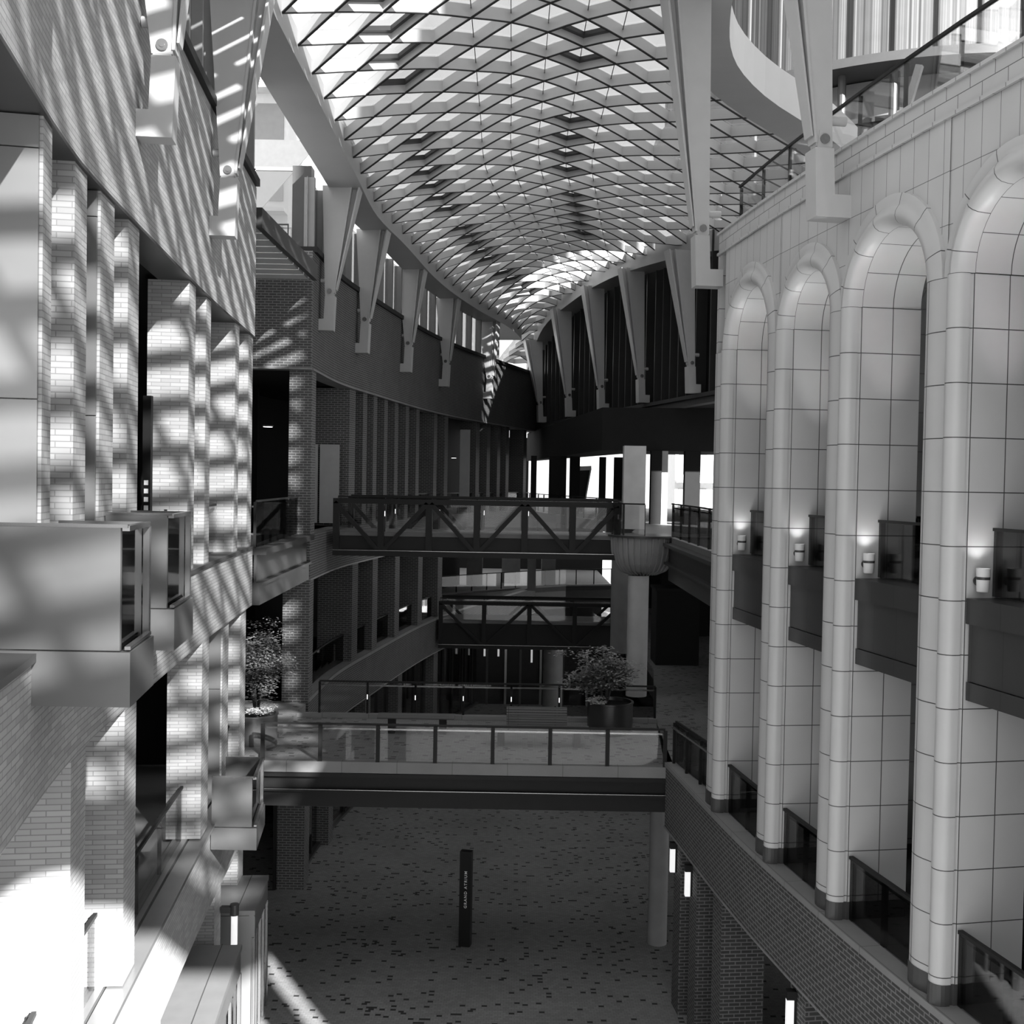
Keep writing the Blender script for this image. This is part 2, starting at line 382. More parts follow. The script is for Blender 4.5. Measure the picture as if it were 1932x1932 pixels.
for k, y in enumerate([39.8, 42.5, 46.0, 49.9, 53.2]):
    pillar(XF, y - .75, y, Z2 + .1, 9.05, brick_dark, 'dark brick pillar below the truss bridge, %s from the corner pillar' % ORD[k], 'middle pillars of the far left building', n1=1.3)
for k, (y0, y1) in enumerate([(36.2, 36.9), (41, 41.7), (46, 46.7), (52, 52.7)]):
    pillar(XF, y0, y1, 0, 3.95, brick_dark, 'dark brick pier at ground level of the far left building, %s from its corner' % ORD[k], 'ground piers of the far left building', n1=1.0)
# the tall corner pillar
cp = empty('corner_pillar', (xc - .4, 32.7, Z2), 'tall brick corner pillar of the far left building, behind the pale brick pillars', 'pillar')
for za, zb, ww in ((Z2 - .0, 9.05, .78), (9.1, Z3 + .3, .66), (Z3 + .3, ZB - .05, .66)):
    b = MB(); b.box(xc - ww, 32.3, za, xc, 32.95, zb); b.build('shaft', brick_mid, cp)
gp = empty('corner_pier', (xc, 32.4, 0), 'brick corner pier on the ground floor behind the low footbridge', 'pillar')
b = MB(); b.box(xc - .85, 32.2, 0, xc - .05, 33.0, 4.0); b.build('shaft', brick_mid, gp)
b = MB(); b.box(xc - .95, 32.15, 0, xc - .86, 32.3, 4.0); b.build('steel_post', metal_dark, gp)

# ---------------------------------------------------------------- glass balustrades
def balustrade(name, pts, z0, h, label, cat='railing', group=None, step=1.3, mat=None, rail=.05, glassmat=None, post=.05, drop=0.0, lights=False, rail2=True, postm=None, ps=1):
    e = empty(name, (pts[0][0], pts[0][1], z0), label, cat, group)
    gm = glassmat or glass_clear
    b = MB(); b.sweep(pts, rect(-.008, .008, z0 + .03 - drop, z0 + h - .06)); b.build('glass_panel', gm, e)
    b = MB(); b.sweep(pts, rect(-rail / 2, rail / 2, z0 + h - .045, z0 + h)); b.build('top_rail', mat or metal_dark, e)
    if rail2:
        b = MB(); b.sweep(pts, rect(.07, .11, z0 + h - .17, z0 + h - .13)); b.build('handrail', rail_m, e)
    L = [0]
    for p, q in zip(pts[:-1], pts[1:]): L.append(L[-1] + math.hypot(q[0] - p[0], q[1] - p[1]))
    n = max(1, round(L[-1] / step)) if step else 0
    for i in range(n + 1 if n else 0):
        s_ = L[-1] * i / n; k = min(len(L) - 2, max(j for j in range(len(L) - 1) if L[j] <= s_ + 1e-6)); t = (s_ - L[k]) / max(1e-6, L[k + 1] - L[k])
        x = pts[k][0] + (pts[k + 1][0] - pts[k][0]) * t; y = pts[k][1] + (pts[k + 1][1] - pts[k][1]) * t
        d = Vector((pts[k + 1][0] - pts[k][0], pts[k + 1][1] - pts[k][1])).normalized(); m = Vector((-d.y, d.x))
        q = [Vector((x, y)) + d * sx * post / 2 + m * sy for sx, sy in ((-1, .01 * ps), (1, .01 * ps), (1, .07 * ps), (-1, .07 * ps))]
        b = MB(); b.prism([(a.x, a.y) for a in q], z0, z0 + h - .045); po = b.build('post', postm or metal_dark, e)
        if lights and 0 < i < n:
            b = MB(); b.box(x - .01, y - .02, z0 + h * .44, x + .01, y - .004, z0 + h * .58); nest(b.build('rail_light', rail_em, e), po)
    return e
def seg(f, y0, y1, off, n=6):
    out = []
    for i in range(n + 1):
        p, t, nn = frame(f, y0 + (y1 - y0) * i / n, 1); p = p + nn * off; out.append((p.x, p.y))
    return out
for k, (a, c) in enumerate([(14.35, 17.2), (18.0, 19.3), (20.0, 22.65), (23.35, 24.6)]):
    balustrade('glass_balustrade', seg(XL, a, c, .35), Z3 + .07, 1.0, 'glass balustrade in the upper left gallery, %s opening from the left' % ORD[k], group='upper left balustrades', step=0, rail2=False)
for k, (a, c) in enumerate([(8, 11.2), (12.05, 13.75), (14.55, 19.5), (22.95, 24.35)]):
    balustrade('glass_balustrade', seg(XL, a, c, .33), Z2 + .08, .98, 'glass balustrade standing on the metal coping at left, %s opening from the left' % ORD[k], group='middle left balustrades', step=1.8, rail2=False, post=.03)
for k, (a, c) in enumerate([(33.0, 38.9), (39.9, 41.6), (42.6, 45.1), (46.1, 49.0), (50.0, 52.3)]):
    balustrade('glass_balustrade', seg(XF, a, c, .3), Z2 + .1, 1.0, 'dark glass balustrade between the lower dark brick pillars, %s from the corner' % ORD[k], group='lower balustrades of the far left building', step=0, rail2=False, glassmat=glass_smoke)
balustrade('glass_balustrade', seg(XF, 40, 66, .25, 14), Z3, 1.05, 'long glass balustrade along the far upper left gallery', step=2, rail2=False)

# short link bridge between the left corners
lk = empty('link_bridge', (-5.9, 28.7, Z3), 'short steel link bridge with glass rail between the two left buildings', 'bridge')
for z0, z1, w in ((10.25, 10.4, .5), (9.62, 10.25, .06), (9.55, 9.62, .34), (9.1, 9.55, .2)):
    b = MB(); b.sweep([(XL(25.2) + .05, 25.35), (xc - .1, 32.15)], rect(-w / 2, w / 2 , z0, z1)); b.build('girder_flange' if w > .3 else 'girder_web', metal_mid, lk)
b = MB(); b.prism([(-6.2, 25.4), (-6.1, 32.1), (-9, 32.1), (-9, 25.4)], 10.0, 10.38); b.build('deck', deck_grey, lk)
balustrade('glass_balustrade', [(XL(25.2) + .05, 25.45), (xc - .35, 32.1)], Z3, 1.1, 'glass balustrade on the short steel link bridge at left', step=1.1, glassmat=glass_smoke, post=.02)

# ---------------------------------------------------------------- projecting metal bays on the near-left wall
def metal_bay(y0, y1, xo0, xo1, zt, zs, zb, label):
    e = empty('metal_bay', (xo0, y0, zb), label, 'balcony bay', 'metal balcony bays on the near left wall')
    xi0, xi1 = XL(y0) - (.3 if y0 < 10 else -.02), XL(y1) + .02
    b = MB(); b.hexa([(xi0, y0, zs), (xo0 - .06, y0, zs), (xo0 - .06, y0 + .04, zs), (xi0, y0 + .04, zs)], [(xi0, y0, zt), (xo0 - .06, y0, zt), (xo0 - .06, y0 + .04, zt), (xi0, y0 + .04, zt)])
    b.build('end_panel', panel_m, e)
    b = MB(); b.prism([(xi0, y0 - .03), (xo0 + .04, y0 - .03), (xo1 + .04, y1 + .03), (xi1, y1 + .03)], zb, zs - .01); b.build('base_box', panel_m, e)
    b = MB(); b.hexa([(xo0 - .09, y0 + .05, zs), (xo0 - .06, y0 + .05, zs), (xo1 - .06, y1, zs), (xo1 - .09, y1, zs)], [(xo0 - .09, y0 + .05, zt - .04), (xo0 - .06, y0 + .05, zt - .04), (xo1 - .06, y1, zt - .04), (xo1 - .09, y1, zt - .04)])
    b.build('glass_side', glass_black, e)
    b = MB(); b.bar((xo0 - .02, y0 + .02, zt - .02), (xo1 - .02, y1, zt - .02), .06, .045); b.bar((xi0, y0 + .02, zt), (xo0, y0 + .02, zt), .05, .03)
    b.bar((xo1 - .02, y1, zs), (xo1 - .02, y1, zt - .04), .05, .06); b.bar((xo0 + .0, y0 + .02, zs + .02), (xo1, y1, zs + .02), .05, .03); b.build('frame', rail_m, e)
    b = MB(); b.hexa([(xi1, y1, zs), (xo1 - .06, y1, zs), (xo1 - .06, y1 + .03, zs), (xi1, y1 + .03, zs)], [(xi1, y1, zt), (xo1 - .06, y1, zt), (xo1 - .06, y1 + .03, zt), (xi1, y1 + .03, zt)]); b.build('end_panel', panel_m, e)
metal_bay(9.5, 10.5, -3.28, -3.42, 11.57, 10.5, 10.02, 'nearest metal balcony bay at the left edge, largest of the three')
metal_bay(12.65, 13.9, -3.86, -4.02, 11.57, 10.5, 10.02, 'metal balcony bay just behind the nearest one at left')
metal_bay(20.5, 22.0, -4.67, -4.86, 6.45, 5.52, 5.1, 'lowest metal balcony bay, beside the left end of the low footbridge')

# ground floor shopfront boxes at left
def shop_box(y0, y1, zt, label):
    e = empty('shopfront_box', (XL(y0), y0, 0), label, 'shopfront', 'metal shopfront boxes at left')
    a = seg(XL, y0, y1, -.5, 4); c = seg(XL, y0, y1, .5, 4)
    b = MB(); b.prism(a + c[::-1], zt - .1, zt); b.build('roof_plate', plank_m, e)
    m0 = [(a[i][0] * .62 + c[i][0] * .38, a[i][1]) for i in range(5)]
    b = MB(); b.sweep(m0, rect(-.008, .008, zt, zt + .006)); b.build('roof_seam', metal_mid, e)
    b = MB(); b.prism([c[0], a[0], (a[0][0] + .0, a[0][1] + .12), (c[0][0], c[0][1] + .12)], 0, zt - .11); b.build('side_panel', panel_m, e)
    b = MB(); b.sweep(a, rect(.02, .12, zt - .55, zt - .1)); b.build('fascia', panel_m, e)
    gl = MB(); gl.sweep(a, rect(.08, .1, .1, zt - .56)); gl.build('shop_window', glass_black, e)
    for i in range(5):
        b = MB(); b.box(a[i][0] - .06, a[i][1] - .03, 0, a[i][0] - .01, a[i][1] + .03, zt - .56); b.build('mullion', rail_m, e)
shop_box(22.9, 25.0, 3.0, 'metal clad shopfront box at ground level, left below the lowest bay')
shop_box(16.5, 21.2, 3.0, 'metal clad shopfront box nearest the bottom edge at left')

# ---------------------------------------------------------------- left, inside the upper gallery: vertical sign and lights
e = empty('vertical_sign', (-5.7, 16.2, 10.5), 'narrow dark vertical sign with white characters between the upper left pillars', 'sign')
b = MB(); b.box(-5.52, 16.6, 10.5, -5.40, 16.7, 13.2); b.build('board', sign_m, e)
b = MB()
for i in range(11):
    if i != 6: b.box(-5.49, 16.585, 10.62 + i * .125, -5.43, 16.598, 10.69 + i * .125)
b.build('lettering', white_m, e, kind='stuff')
def glow_disc(x, y, z, r, label, group=None):
    e = empty('ceiling_light', (x, y, z), label, 'lamp', group)
    b = MB(); b.tube((x, y, z), (x, y, z + .05), r + .03, n=20); b.build('housing', metal_dark, e)
    b = MB(); b.tube((x, y, z - .012), (x, y, z - .002), r, n=20); b.build('diffuser', lamp_em, e)
for x, y, lab in ((-7.6, 34.5, 'left of the corner pillar'), (-7.3, 37.5, 'right of the corner pillar')):
    glow_disc(x, y, 13.6, .14, 'small round lamp glowing in the dark upper gallery, ' + lab)
glow_disc(-3.0, 56.5, 13.2, .12, 'small round lamp glowing in the dark gap of the far upper pillars')
e = empty('notice_boards', (-7.4, 38.5, Z3), 'pair of tall grey boards in the gallery left of the dark pillars', 'board')
for x in (-7.35, -6.62):
    b = MB(); b.box(x, 38.2, Z3 + .1, x + .66, 38.3, 13.2); b.build('board', board_m, e)
e = empty('hanging_banner', (-1.9, 57, 10.5), 'tall pale banner between the far upper brick pillars', 'banner')
b = MB(); b.box(-2.65, 55.6, 11, -2.15, 55.7, 14.6); b.build('cloth', board_m, e)

# ---------------------------------------------------------------- right wall: parapet, columns, arches
NR = path(XR, 8, 26, 26)
ring_wall('wall_right_parapet', NR, 4.0, 5.4, brick_dark, 0, 1.7, sgn=-1)
ring_wall('trim_11', NR, 5.4, Z2, coping_m, -.03, 1.7, sgn=-1)
ring_wall('trim_12', NR, 3.96, 4.0, coping_m, -.02, .3, sgn=-1)
XW = lambda y: XR(y) + .16
RZ0, RZS, RZT = Z2, 14.7, 16.78
# stone tile rows: v shifted so joints fall at 11.98 + k*.68
VS = -(11.98 - .68 * 17)
piers = [(22.0, 23.0), (19.05, 19.9), (16.6, 17.4), (13.85, 14.7), (11.2, 12.0), (8.6, 9.4)]
def pier_profile(y0, y1):
    yc = (y0 + y1) / 2; p = Vector((XW(yc), yc)); t = Vector(((XW(y1) - XW(y0)) / (y1 - y0), 1)).normalized(); n = Vector((-t.y, t.x)); L = (y1 - y0) / 2
    k = L / .42
    pr = [(.42, -1.05), (.42, -.1), (.40, .0), (.35, .06), (.27, .09), (.16, .10), (.06, .085), (-.04, .055), (-.12, .035), (-.145, .03)]
    for i in range(9):
        a = radians(10 + 170 * i / 8); pr.append((-.29 + .135 * cos(a), .03 + .135 * sin(a)))
    pr += [(-.425, -.04), (-.40, -.05), (-.40, -.09), (-.42, -.1), (-.42, -1.05)]
    return p, t, n, [(a * k, c) for a, c in pr]
def shift_v(b, dv, du=0): b.u = [[(u + du, v + dv) for u, v in q] for q in b.u]
for k, (y0, y1) in enumerate(piers):
    p, t, n, pr = pier_profile(y0, y1)
    poly = [(p.x + t.x * a + n.x * c, p.y + t.y * a + n.y * c) for a, c in pr]
    cum = [0]
    for a, c in zip(poly[:-1], poly[1:]): cum.append(cum[-1] + math.hypot(c[0] - a[0], c[1] - a[1]))
    off = cum[-2]; cum = [c - off for c in cum]
    lab = ['farthest', 'second farthest', 'middle', 'second nearest', 'nearest', 'outermost'][k]
    e = empty('stone_column', (p.x, p.y, RZ0), 'tall pale stone column of the arcade at right, %s of those in view' % lab, 'column', 'arcade columns')
    b = MB(); b.prism(poly, RZ0 + .27, RZS, uvp=cum); shift_v(b, VS)
    for i in range(len(b.sm)): b.sm[i] = True
    b.build('shaft', tile, e, sharp=40)
    c0 = (sum(q[0] for q in poly) / len(poly), sum(q[1] for q in poly) / len(poly))
    poly2 = [(p.x + t.x * a * 1.01 + n.x * (c + .012 if c > -1 else c), p.y + t.y * a * 1.01 + n.y * (c + .012 if c > -1 else c)) for a, c in pr]
    b = MB(); b.prism(poly2, RZ0, RZ0 + .27); b.build('plinth', plinth_m, e)
wall_r = empty('wall_right', (XW(17), 17, RZS), None, None, kind='structure')
ARC = 24
mould_far = [(0, -.1), (0, -.03), (.015, .07), (.055, .135), (.12, .165), (.19, .145), (.245, .085), (.27, .035), (.33, .045), (.38, .055), (.43, .055), (.43, 0)]
mould_near = [(0, -.1), (.015, -.03), (.04, .03), (.08, .062), (.13, .082), (.18, .094), (.23, .1), (.28, .098), (.33, .09), (.38, .078), (.43, .06), (.43, 0)]
def mould(w): return [(p[0] * w + q[0] * (1 - w), p[1] * w + q[1] * (1 - w)) for p, q in zip(mould_far, mould_near)]
for k in range(len(piers) - 1):
    A = piers[k]; B = piers[k + 1]
    cA = (A[0] + A[1]) / 2; cB = (B[0] + B[1]) / 2
    pa = Vector((XW(A[0]), A[0])); pb = Vector((XW(B[1]), B[1])); mid = (pa + pb) / 2; R = (pa - pb).length / 2; t = (pa - pb).normalized(); n = Vector((-t.y, t.x))
    def P(a, nn, z, mid=mid, t=t, n=n): return (mid.x + t.x * a + n.x * nn, mid.y + t.y * a + n.y * nn, z)
    # moulding ring
    b = MB(); s0 = 0
    for i in range(ARC):
        M0, M1 = mould(i / ARC), mould((i + 1) / ARC)
        for j in range(len(M0) - 1):
            q = []; uv = []
            for th, (r, nn) in ((i, M0[j]), (i + 1, M1[j]), (i + 1, M1[j + 1]), (i, M0[j + 1])):
                a = pi * th / ARC; q.append(P(-(R + r) * cos(a), nn, RZS + (R + r) * sin(a))); uv.append((.25, .34 + th * .68 * 6 / ARC))
            b.face(q, uv, 0, True)
    b.build('arch_moulding', tile, wall_r, recalc=True)
    # soffit of the vault
    b = MB()
    for i in range(ARC):
        q = []; uv = []
        for th, nn in ((i, -.1), (i + 1, -.1), (i + 1, -1.05), (i, -1.05)):
            a = pi * th / ARC; q.append(P(-R * cos(a), nn, RZS + R * sin(a))); uv.append((-nn + .4, th * .68 * 6 / ARC))
        b.face(q, uv, 0, True)
    b.build('vault_soffit', tile, wall_r, recalc=False)
    # wall above the arch
    b = MB(); Ro = R + .41; pts = [(-(cA - cB) / 2 * 1.0 - .02 if False else -(R + (A[1] - A[0]) / 2 + 0), RZS)]
    ext = [R + (B[1] - B[0]) / 2 + .02, R + (A[1] - A[0]) / 2 + .02]
    xs = [-ext[0], -Ro] + [-Ro * cos(pi * i / ARC) for i in range(1, ARC)] + [Ro, ext[1]]
    xs = sorted(set(round(x, 5) for x in xs))
    u0 = B[1] + R
    for x0, x1 in zip(xs[:-1], xs[1:]):
        za = RZS + (sqrt(max(0, Ro * Ro - x0 * x0)) if abs(x0) < Ro else 0); zb = RZS + (sqrt(max(0, Ro * Ro - x1 * x1)) if abs(x1) < Ro else 0)
        b.face([P(x0, 0, za), P(x1, 0, zb), P(x1, 0, RZT), P(x0, 0, RZT)], [(u0 + x0, za + VS), (u0 + x1, zb + VS), (u0 + x1, RZT + VS), (u0 + x0, RZT + VS)])
    b.build('spandrel', tile_wall, wall_r)
    # back of the niche
    wn = empty('window_%d' % (k + 3), P(0, -1.1, Z2), None, None, kind='structure')
    b = MB(); q0, q1, q2, q3 = P(-R - .3, -1.5, 0), P(R + .3, -1.5, 0), P(R + .3, -1.45, 0), P(-R - .3, -1.45, 0)
    b.prism([q0[:2], q1[:2], q2[:2], q3[:2]], Z2, 16.2); b.build('pane', glass_black, wn)
    b = MB()
    for a in (-R * .5, R * .1, R * .6):
        q = [P(a - .03, -1.43, 0), P(a + .03, -1.43, 0), P(a + .03, -1.36, 0), P(a - .03, -1.36, 0)]; b.prism([z[:2] for z in q], Z2, 15.6)
    b.build('mullion', metal_dark, wn)
    # upper gallery slab box
    lab = ['farthest', 'third nearest', 'second nearest', 'nearest', 'outermost'][k]
    e = empty('gallery_box', P(0, -.5, 9.4), 'dark clad gallery box between the stone columns, %s arch in view' % lab, 'balcony', 'gallery boxes in the arcade')
    def slab(a0, a1, n0, n1, z0, z1, nm, m, mb=None):
        b = MB(); q = [P(a0, n0, 0), P(a1, n0, 0), P(a1, n1, 0), P(a0, n1, 0)]; b.prism([z[:2] for z in q], z0, z1); return b.build(nm, m, e)
    slab(-R, R - .02, -.09, -1.3, 10.34, 10.66, 'upper_fascia', slate)
    slab(-R, R - .02, -.14, -1.3, 9.62, 10.33, 'lower_fascia', slate)
    slab(-R, R - .02, -.12, -1.3, 9.38, 9.61, 'bottom_fascia', slate)
    slab(-R + .02, R - .02, -.45, -.46, 10.68, 11.5, 'glass_panel', glass_smoke)
    slab(-R + .02, R - .02, -.43, -.48, 11.5, 11.54, 'top_rail', metal_dark)
    for a in (R - .05, -.1):
        slab(a - .02, a + .02, -.48, -.53, 10.67, 11.5, 'post', metal_dark)
    # sconce mug lamp on the camera-facing reveal (far pier)
    c = Vector(P(R - .13, -.24, 10.9))
    e = empty('mug_lamp', c, 'pale mug shaped wall lamp shining upwards above a gallery box, %s arch in view' % lab, 'lamp', 'wall lamps in the arcade')
    b = MB(); b.lathe(c, [(0, -.15), (.07, -.15), (.075, -.14), (.085, .14), (.08, .14), (.068, -.1), (0, -.1)], 20); shade = b.build('shade', facade_pale, e)
    b = MB(); b.lathe(c, [(.080, .0), (.083, .0), (.085, .035), (.082, .035), (.080, .0)], 20); nest(b.build('band', metal_mid, e, label='dark band around the shade'), shade)
    w = Vector(P(R - .012, -.24, 10.87))
    b = MB(); b.tube(w, w + (c - w).normalized() * .03, .06, n=20); b.tube(w, Vector((c.x, c.y, w.z)), .02, n=8); b.build('wall_bracket', metal_mid, e)
    b = MB(); b.tube(c + Vector((0, 0, .02)), c + Vector((0, 0, .03)), .05, n=16); nest(b.build('bulb', lamp_em, e), shade)
    sl = bpy.data.lights.new('mug_uplight', 'SPOT'); sl.energy = 9; sl.spot_size = radians(115); sl.spot_blend = 1; sl.shadow_soft_size = .04
    so = bpy.data.objects.new('mug_uplight', sl); COL.objects.link(so); so.location = (0, 0, .16); so.rotation_euler = (pi, 0, 0); so.parent = e
    # added spotlight with invented housing, brightens the soffit near the far spring point
    e2 = empty('added_vault_light', P(0, -.8, 10.66), 'small added lamp behind the gallery glass brightening the stone vault, %s arch' % lab, 'lamp', 'added vault lights')
    q = Vector(P(0, -.8, 10.66)); b = MB(); b.tube(q, q + Vector((0, 0, .12)), .035, n=12); b.build('housing', steel_white, e2)
    sl = bpy.data.lights.new('added_vault_spot', 'SPOT'); sl.energy = 420; sl.spot_size = radians(26); sl.spot_blend = .8; sl.shadow_soft_size = .05
    so = bpy.data.objects.new('added_vault_spot', sl); COL.objects.link(so); so.parent = e2; so.location = (0, 0, .16); so.rotation_euler = (Vector(P(R * .72, -.45, 15.2)) - Vector(P(0, -.8, 10.8))).to_track_quat('-Z', 'Y').to_euler()
    # low balustrade on the coping between columns
    q0 = P(-R + .03, -.13, 0)[:2]; q1 = P(R - .03, -.13, 0)[:2]
    balustrade('glass_balustrade', [q1, q0], Z2, .98, 'glass balustrade on the parapet between the stone columns, %s arch in view' % lab, group='parapet balustrades in the arcade', step=1.0, glassmat=glass_smoke, post=.09, rail=.07)
    # table lamp glow behind
    q = P(.2, -1.15, 5.62); ee = empty('table_lamp', q, 'small glowing lamp behind the parapet glass, %s arch in view' % lab, 'lamp', 'small lamps behind the parapet glass')
    b = MB(); b.lathe(q, [(0, .12), (.08, .12), (.12, .05), (.0, .05)], 16); b.build('shade', lamp_em, ee)
    b = MB(); b.lathe(q, [(0, -.11), (.07, -.11), (.07, -.09), (.015, -.08), (.015, .05), (0, .05)], 12); b.build('base', metal_dark, ee)
b = MB(); b.sweep(path(XW, 8, 23.0, 20), [(-.02, RZT), (.62, RZT), (.62, RZT + .36), (-.02, RZT + .36)], sgn=-1); shift_v(b, -RZT); b.build('coping_blocks', tile_coping, wall_r)
b = MB(); b.sweep(path(XW, 8, 23.05, 20), [(-.06, RZT + .36), (.66, RZT + .36), (.66, RZT + .41), (-.06, RZT + .41)], sgn=-1); b.sweep(path(XW, 8, 23.05, 20), [(-.05, RZT - .05), (.1, RZT - .05), (.1, RZT), (-.05, RZT)], sgn=-1); b.build('coping_ledge', tile_coping, wall_r)
# body of the right building behind the arcade
xr = XW(23)
b = MB(); b.box(xr + .0, 22.95, Z2, xr + 1.2, 23.15, RZT); b.build('wall_right_end', tile, kind='structure')
b = MB(); b.box(xr + 1.0, 23.0, Z2, 22, 23.2, RZT); b.build('wall_right_end', dark_in, kind='structure')
b = MB(); b.sweep(path(XW, 8, 23, 12), rect(.6, 14, RZT - .3, RZT), sgn=-1); b.build('roof_right', concrete, kind='structure')
b = MB()
for ya, yb, za, zb in ((.5, 8.2, 0, 11.3), (.5, 8.2, 14.6, RZT + .36), (.5, 1.6, 11.3, 14.6), (7.4, 8.2, 11.3, 14.6), (4.2, 4.45, 11.3, 14.6), (5.9, 6.1, 11.3, 14.6)):
    b.sweep(path(XW, ya, yb, 3), rect(0, .5, za, zb), sgn=-1)
b.build('wall_right', tile_wall, kind='structure')
b = MB(); b.sweep(path(XW, 1.6, 7.4, 3), rect(.2, .22, 11.3, 14.6), sgn=-1); b.build('window_10', glass_clear, kind='structure')  # opening added in the unseen wall to throw sun patches on the ground
b = MB(); b.sweep(path(XW, 8, 23, 12), rect(1.3, 14, 9.4, 10.3), sgn=-1); b.build('floor_upper', dark_in, kind='structure')
b = MB(); b.sweep(path(XW, 8, 26, 12), rect(1.5, 14, 4.4, 5.4), sgn=-1); b.build('floor_middle', dark_in, kind='structure')
ring_wall('wall_right_interior', path(XW, 8, 26, 12), 0, 4.4, dark_in, 4.0, 4.2, sgn=-1)
balustrade('glass_balustrade', path(lambda y: XW(y) + .35, 8, 22.9, 20)[::-1], RZT + .41, .95, 'glass balustrade on top of the stone arcade wall at upper right', step=1.35, rail2=False, post=.025)
balustrade('glass_balustrade', [(XW(23.3) + .25, 23.2), (XW(26) + .05, 25.9)], Z2, 1.0, 'short glass balustrade from the low footbridge to the stone arcade', step=.9, glassmat=glass_smoke)
# ground-floor piers and lantern lamps at right
XRl = lambda y: XR(y)
for k, y in enumerate([25.2, 23.8, 22.0, 17.9, 14.6, 11.5]):
    p, t, nn = frame(XR, y, -1)
    q = [p + t * .3 + nn * .12, p - t * .3 + nn * .12, p - t * .3 + nn * 1.0, p + t * .3 + nn * 1.0]
    e = empty('brick_pier', (p.x, p.y, 0), 'dark brick pier under the right parapet, %s from the footbridge end' % ORD[k], 'pillar', 'ground piers at right')
    b = MB(); b.prism([(a.x, a.y) for a in q], 0, 3.96); b.build('shaft', brick_dark, e)
for k, (y, z) in enumerate([(25.3, 3.35), (23.95, 3.3), (18.0, 3.3)]):
    p, t, nn = frame(XR, y, -1); p = p + nn * .03
    e = empty('lantern_lamp', (p.x, p.y, z), 'glowing box wall lamp on a dark brick pier at right, %s from the footbridge' % ORD[k], 'lamp', 'box wall lamps at right')
    b = MB(); b.box(p.x - .07, p.y - .07, z + .34, p.x + .09, p.y + .07, z + .48); b.box(p.x + .06, p.y - .05, z - .2, p.x + .1, p.y + .05, z + .34); b.build('housing', metal_dark, e)
    b = MB(); b.box(p.x - .06, p.y - .06, z - .2, p.x + .05, p.y + .06, z + .33); b.build('diffuser', lamp_soft, e)
e = empty('lantern_lamp', (-5.4, 22.2, 2.9), 'cylindrical wall lamp on the left wall between the metal shopfront boxes', 'lamp')
b = MB(); b.tube((-5.45, 22.2, 3.2), (-5.45, 22.2, 3.42), .09, n=16); b.build('cap', metal_mid, e)
b = MB(); b.box(-5.72, 22.14, 3.25, -5.5, 22.26, 3.37); b.build('wall_arm', metal_mid, e)
b = MB(); b.tube((-5.45, 22.2, 2.6), (-5.45, 22.2, 3.19), .065, n=16); b.build('diffuser', lamp_soft, e)

# ---------------------------------------------------------------- low footbridge with seating deck
ZD = 5.35
xl, xr_ = XL(25.2) + .02, 3.75
fb = empty('footbridge', (-1, 26, ZD), 'wide low footbridge with steel girder crossing the atrium in front of the benches', 'bridge')
b = MB(); b.prism([(xl - .1, 26.25), (xr_ + .2, 26.25), (4.15, 31.1), (-6.4, 31.1)], 4.95, ZD); b.build('deck', pave_deck, fb)
b = MB(); b.box(xl, 26.0, 5.11, xr_, 26.26, ZD + .02); b.build('kerb', coping_m, fb)
b = MB(); b.box(xl, 25.98, 5.01, xr_, 26.2, 5.10); b.box(xl, 26.12, 4.71, xr_, 26.2, 5.01); b.box(xl, 26.0, 4.65, xr_, 26.2, 4.71); b.box(xl, 26.1, 4.28, xr_, 26.2, 4.65); b.build('girder', metal_dark, fb)
b = MB(); b.box(xl, 25.985, 4.70, xr_, 26.02, 4.712); b.build('flange_edge', rail_m, fb)
b = MB(); b.box(-6.4, 30.9, ZD + .005, 4.15, 31.1, ZD + .12); b.build('rear_kerb', coping_m, fb)
b = MB(); b.box(-6.0, 31.0, 4.28, 4.2, 31.1, 4.95); b.build('rear_girder', metal_mid, fb)
for x in (-3.4, -.8, 1.8):
    b = MB(); b.box(x, 26.2, 4.35, x + .2, 31, 4.95); b.build('cross_beam', metal_mid, fb)
balustrade('glass_balustrade', [(xl + .1, 26.08), (xr_ - .05, 26.08)], ZD + .02, .90, 'front glass balustrade of the low footbridge with dark posts', step=1.34, post=.09, drop=.25, ps=-1)
balustrade('glass_balustrade', [(-5.3, 31.0), (4.1, 31.0)], ZD + .12, .92, 'rear glass balustrade of the low footbridge with small rail lights', step=1.32, post=.06, lights=True)
# middle-level floor to the right, joining the footbridge
b = MB(); b.prism([(3.72, 26.1), (24, 26.1), (24, 60), (5.4, 60), (5.2, 40), (4.15, 31.1)], 5.0, ZD); b.prism([(XW(23.2) + .5, 23.2), (24, 23.2), (24, 26.1), (3.78, 26.1)], 5.0, ZD - .02); b.build('floor_plaza', pave_deck, kind='structure')
b = MB(); b.prism([(4.15, 31.1), (4.4, 31.1), (5.5, 40), (5.5, 50), (5.2, 50), (5.2, 40)], 4.3, 5.0); b.build('trim_13', metal_dark, kind='structure')
# round concrete columns
def round_column(x, y, r, z0, z1, label, m=None):
    e = empty('round_column', (x, y, z0), label, 'column'); b = MB(); b.tube((x, y, z0), (x, y, z1), r, n=40, m=0); b.build('shaft', m or concrete, e, sharp=60)
round_column(4.02, 35.0, .33, ZD, 9.15, 'round concrete column under the fluted drum', concrete_pale)
round_column(4.4, 44.0, .42, ZD, 9.3, 'round concrete column just behind the one under the drum')
round_column(4.0, 28.9, .25, 0, 4.6, 'round concrete column under the right end of the low footbridge')
round_column(2.2, 56, .5, 0, 4.2, 'round concrete column standing behind the potted tree on the ground floor')
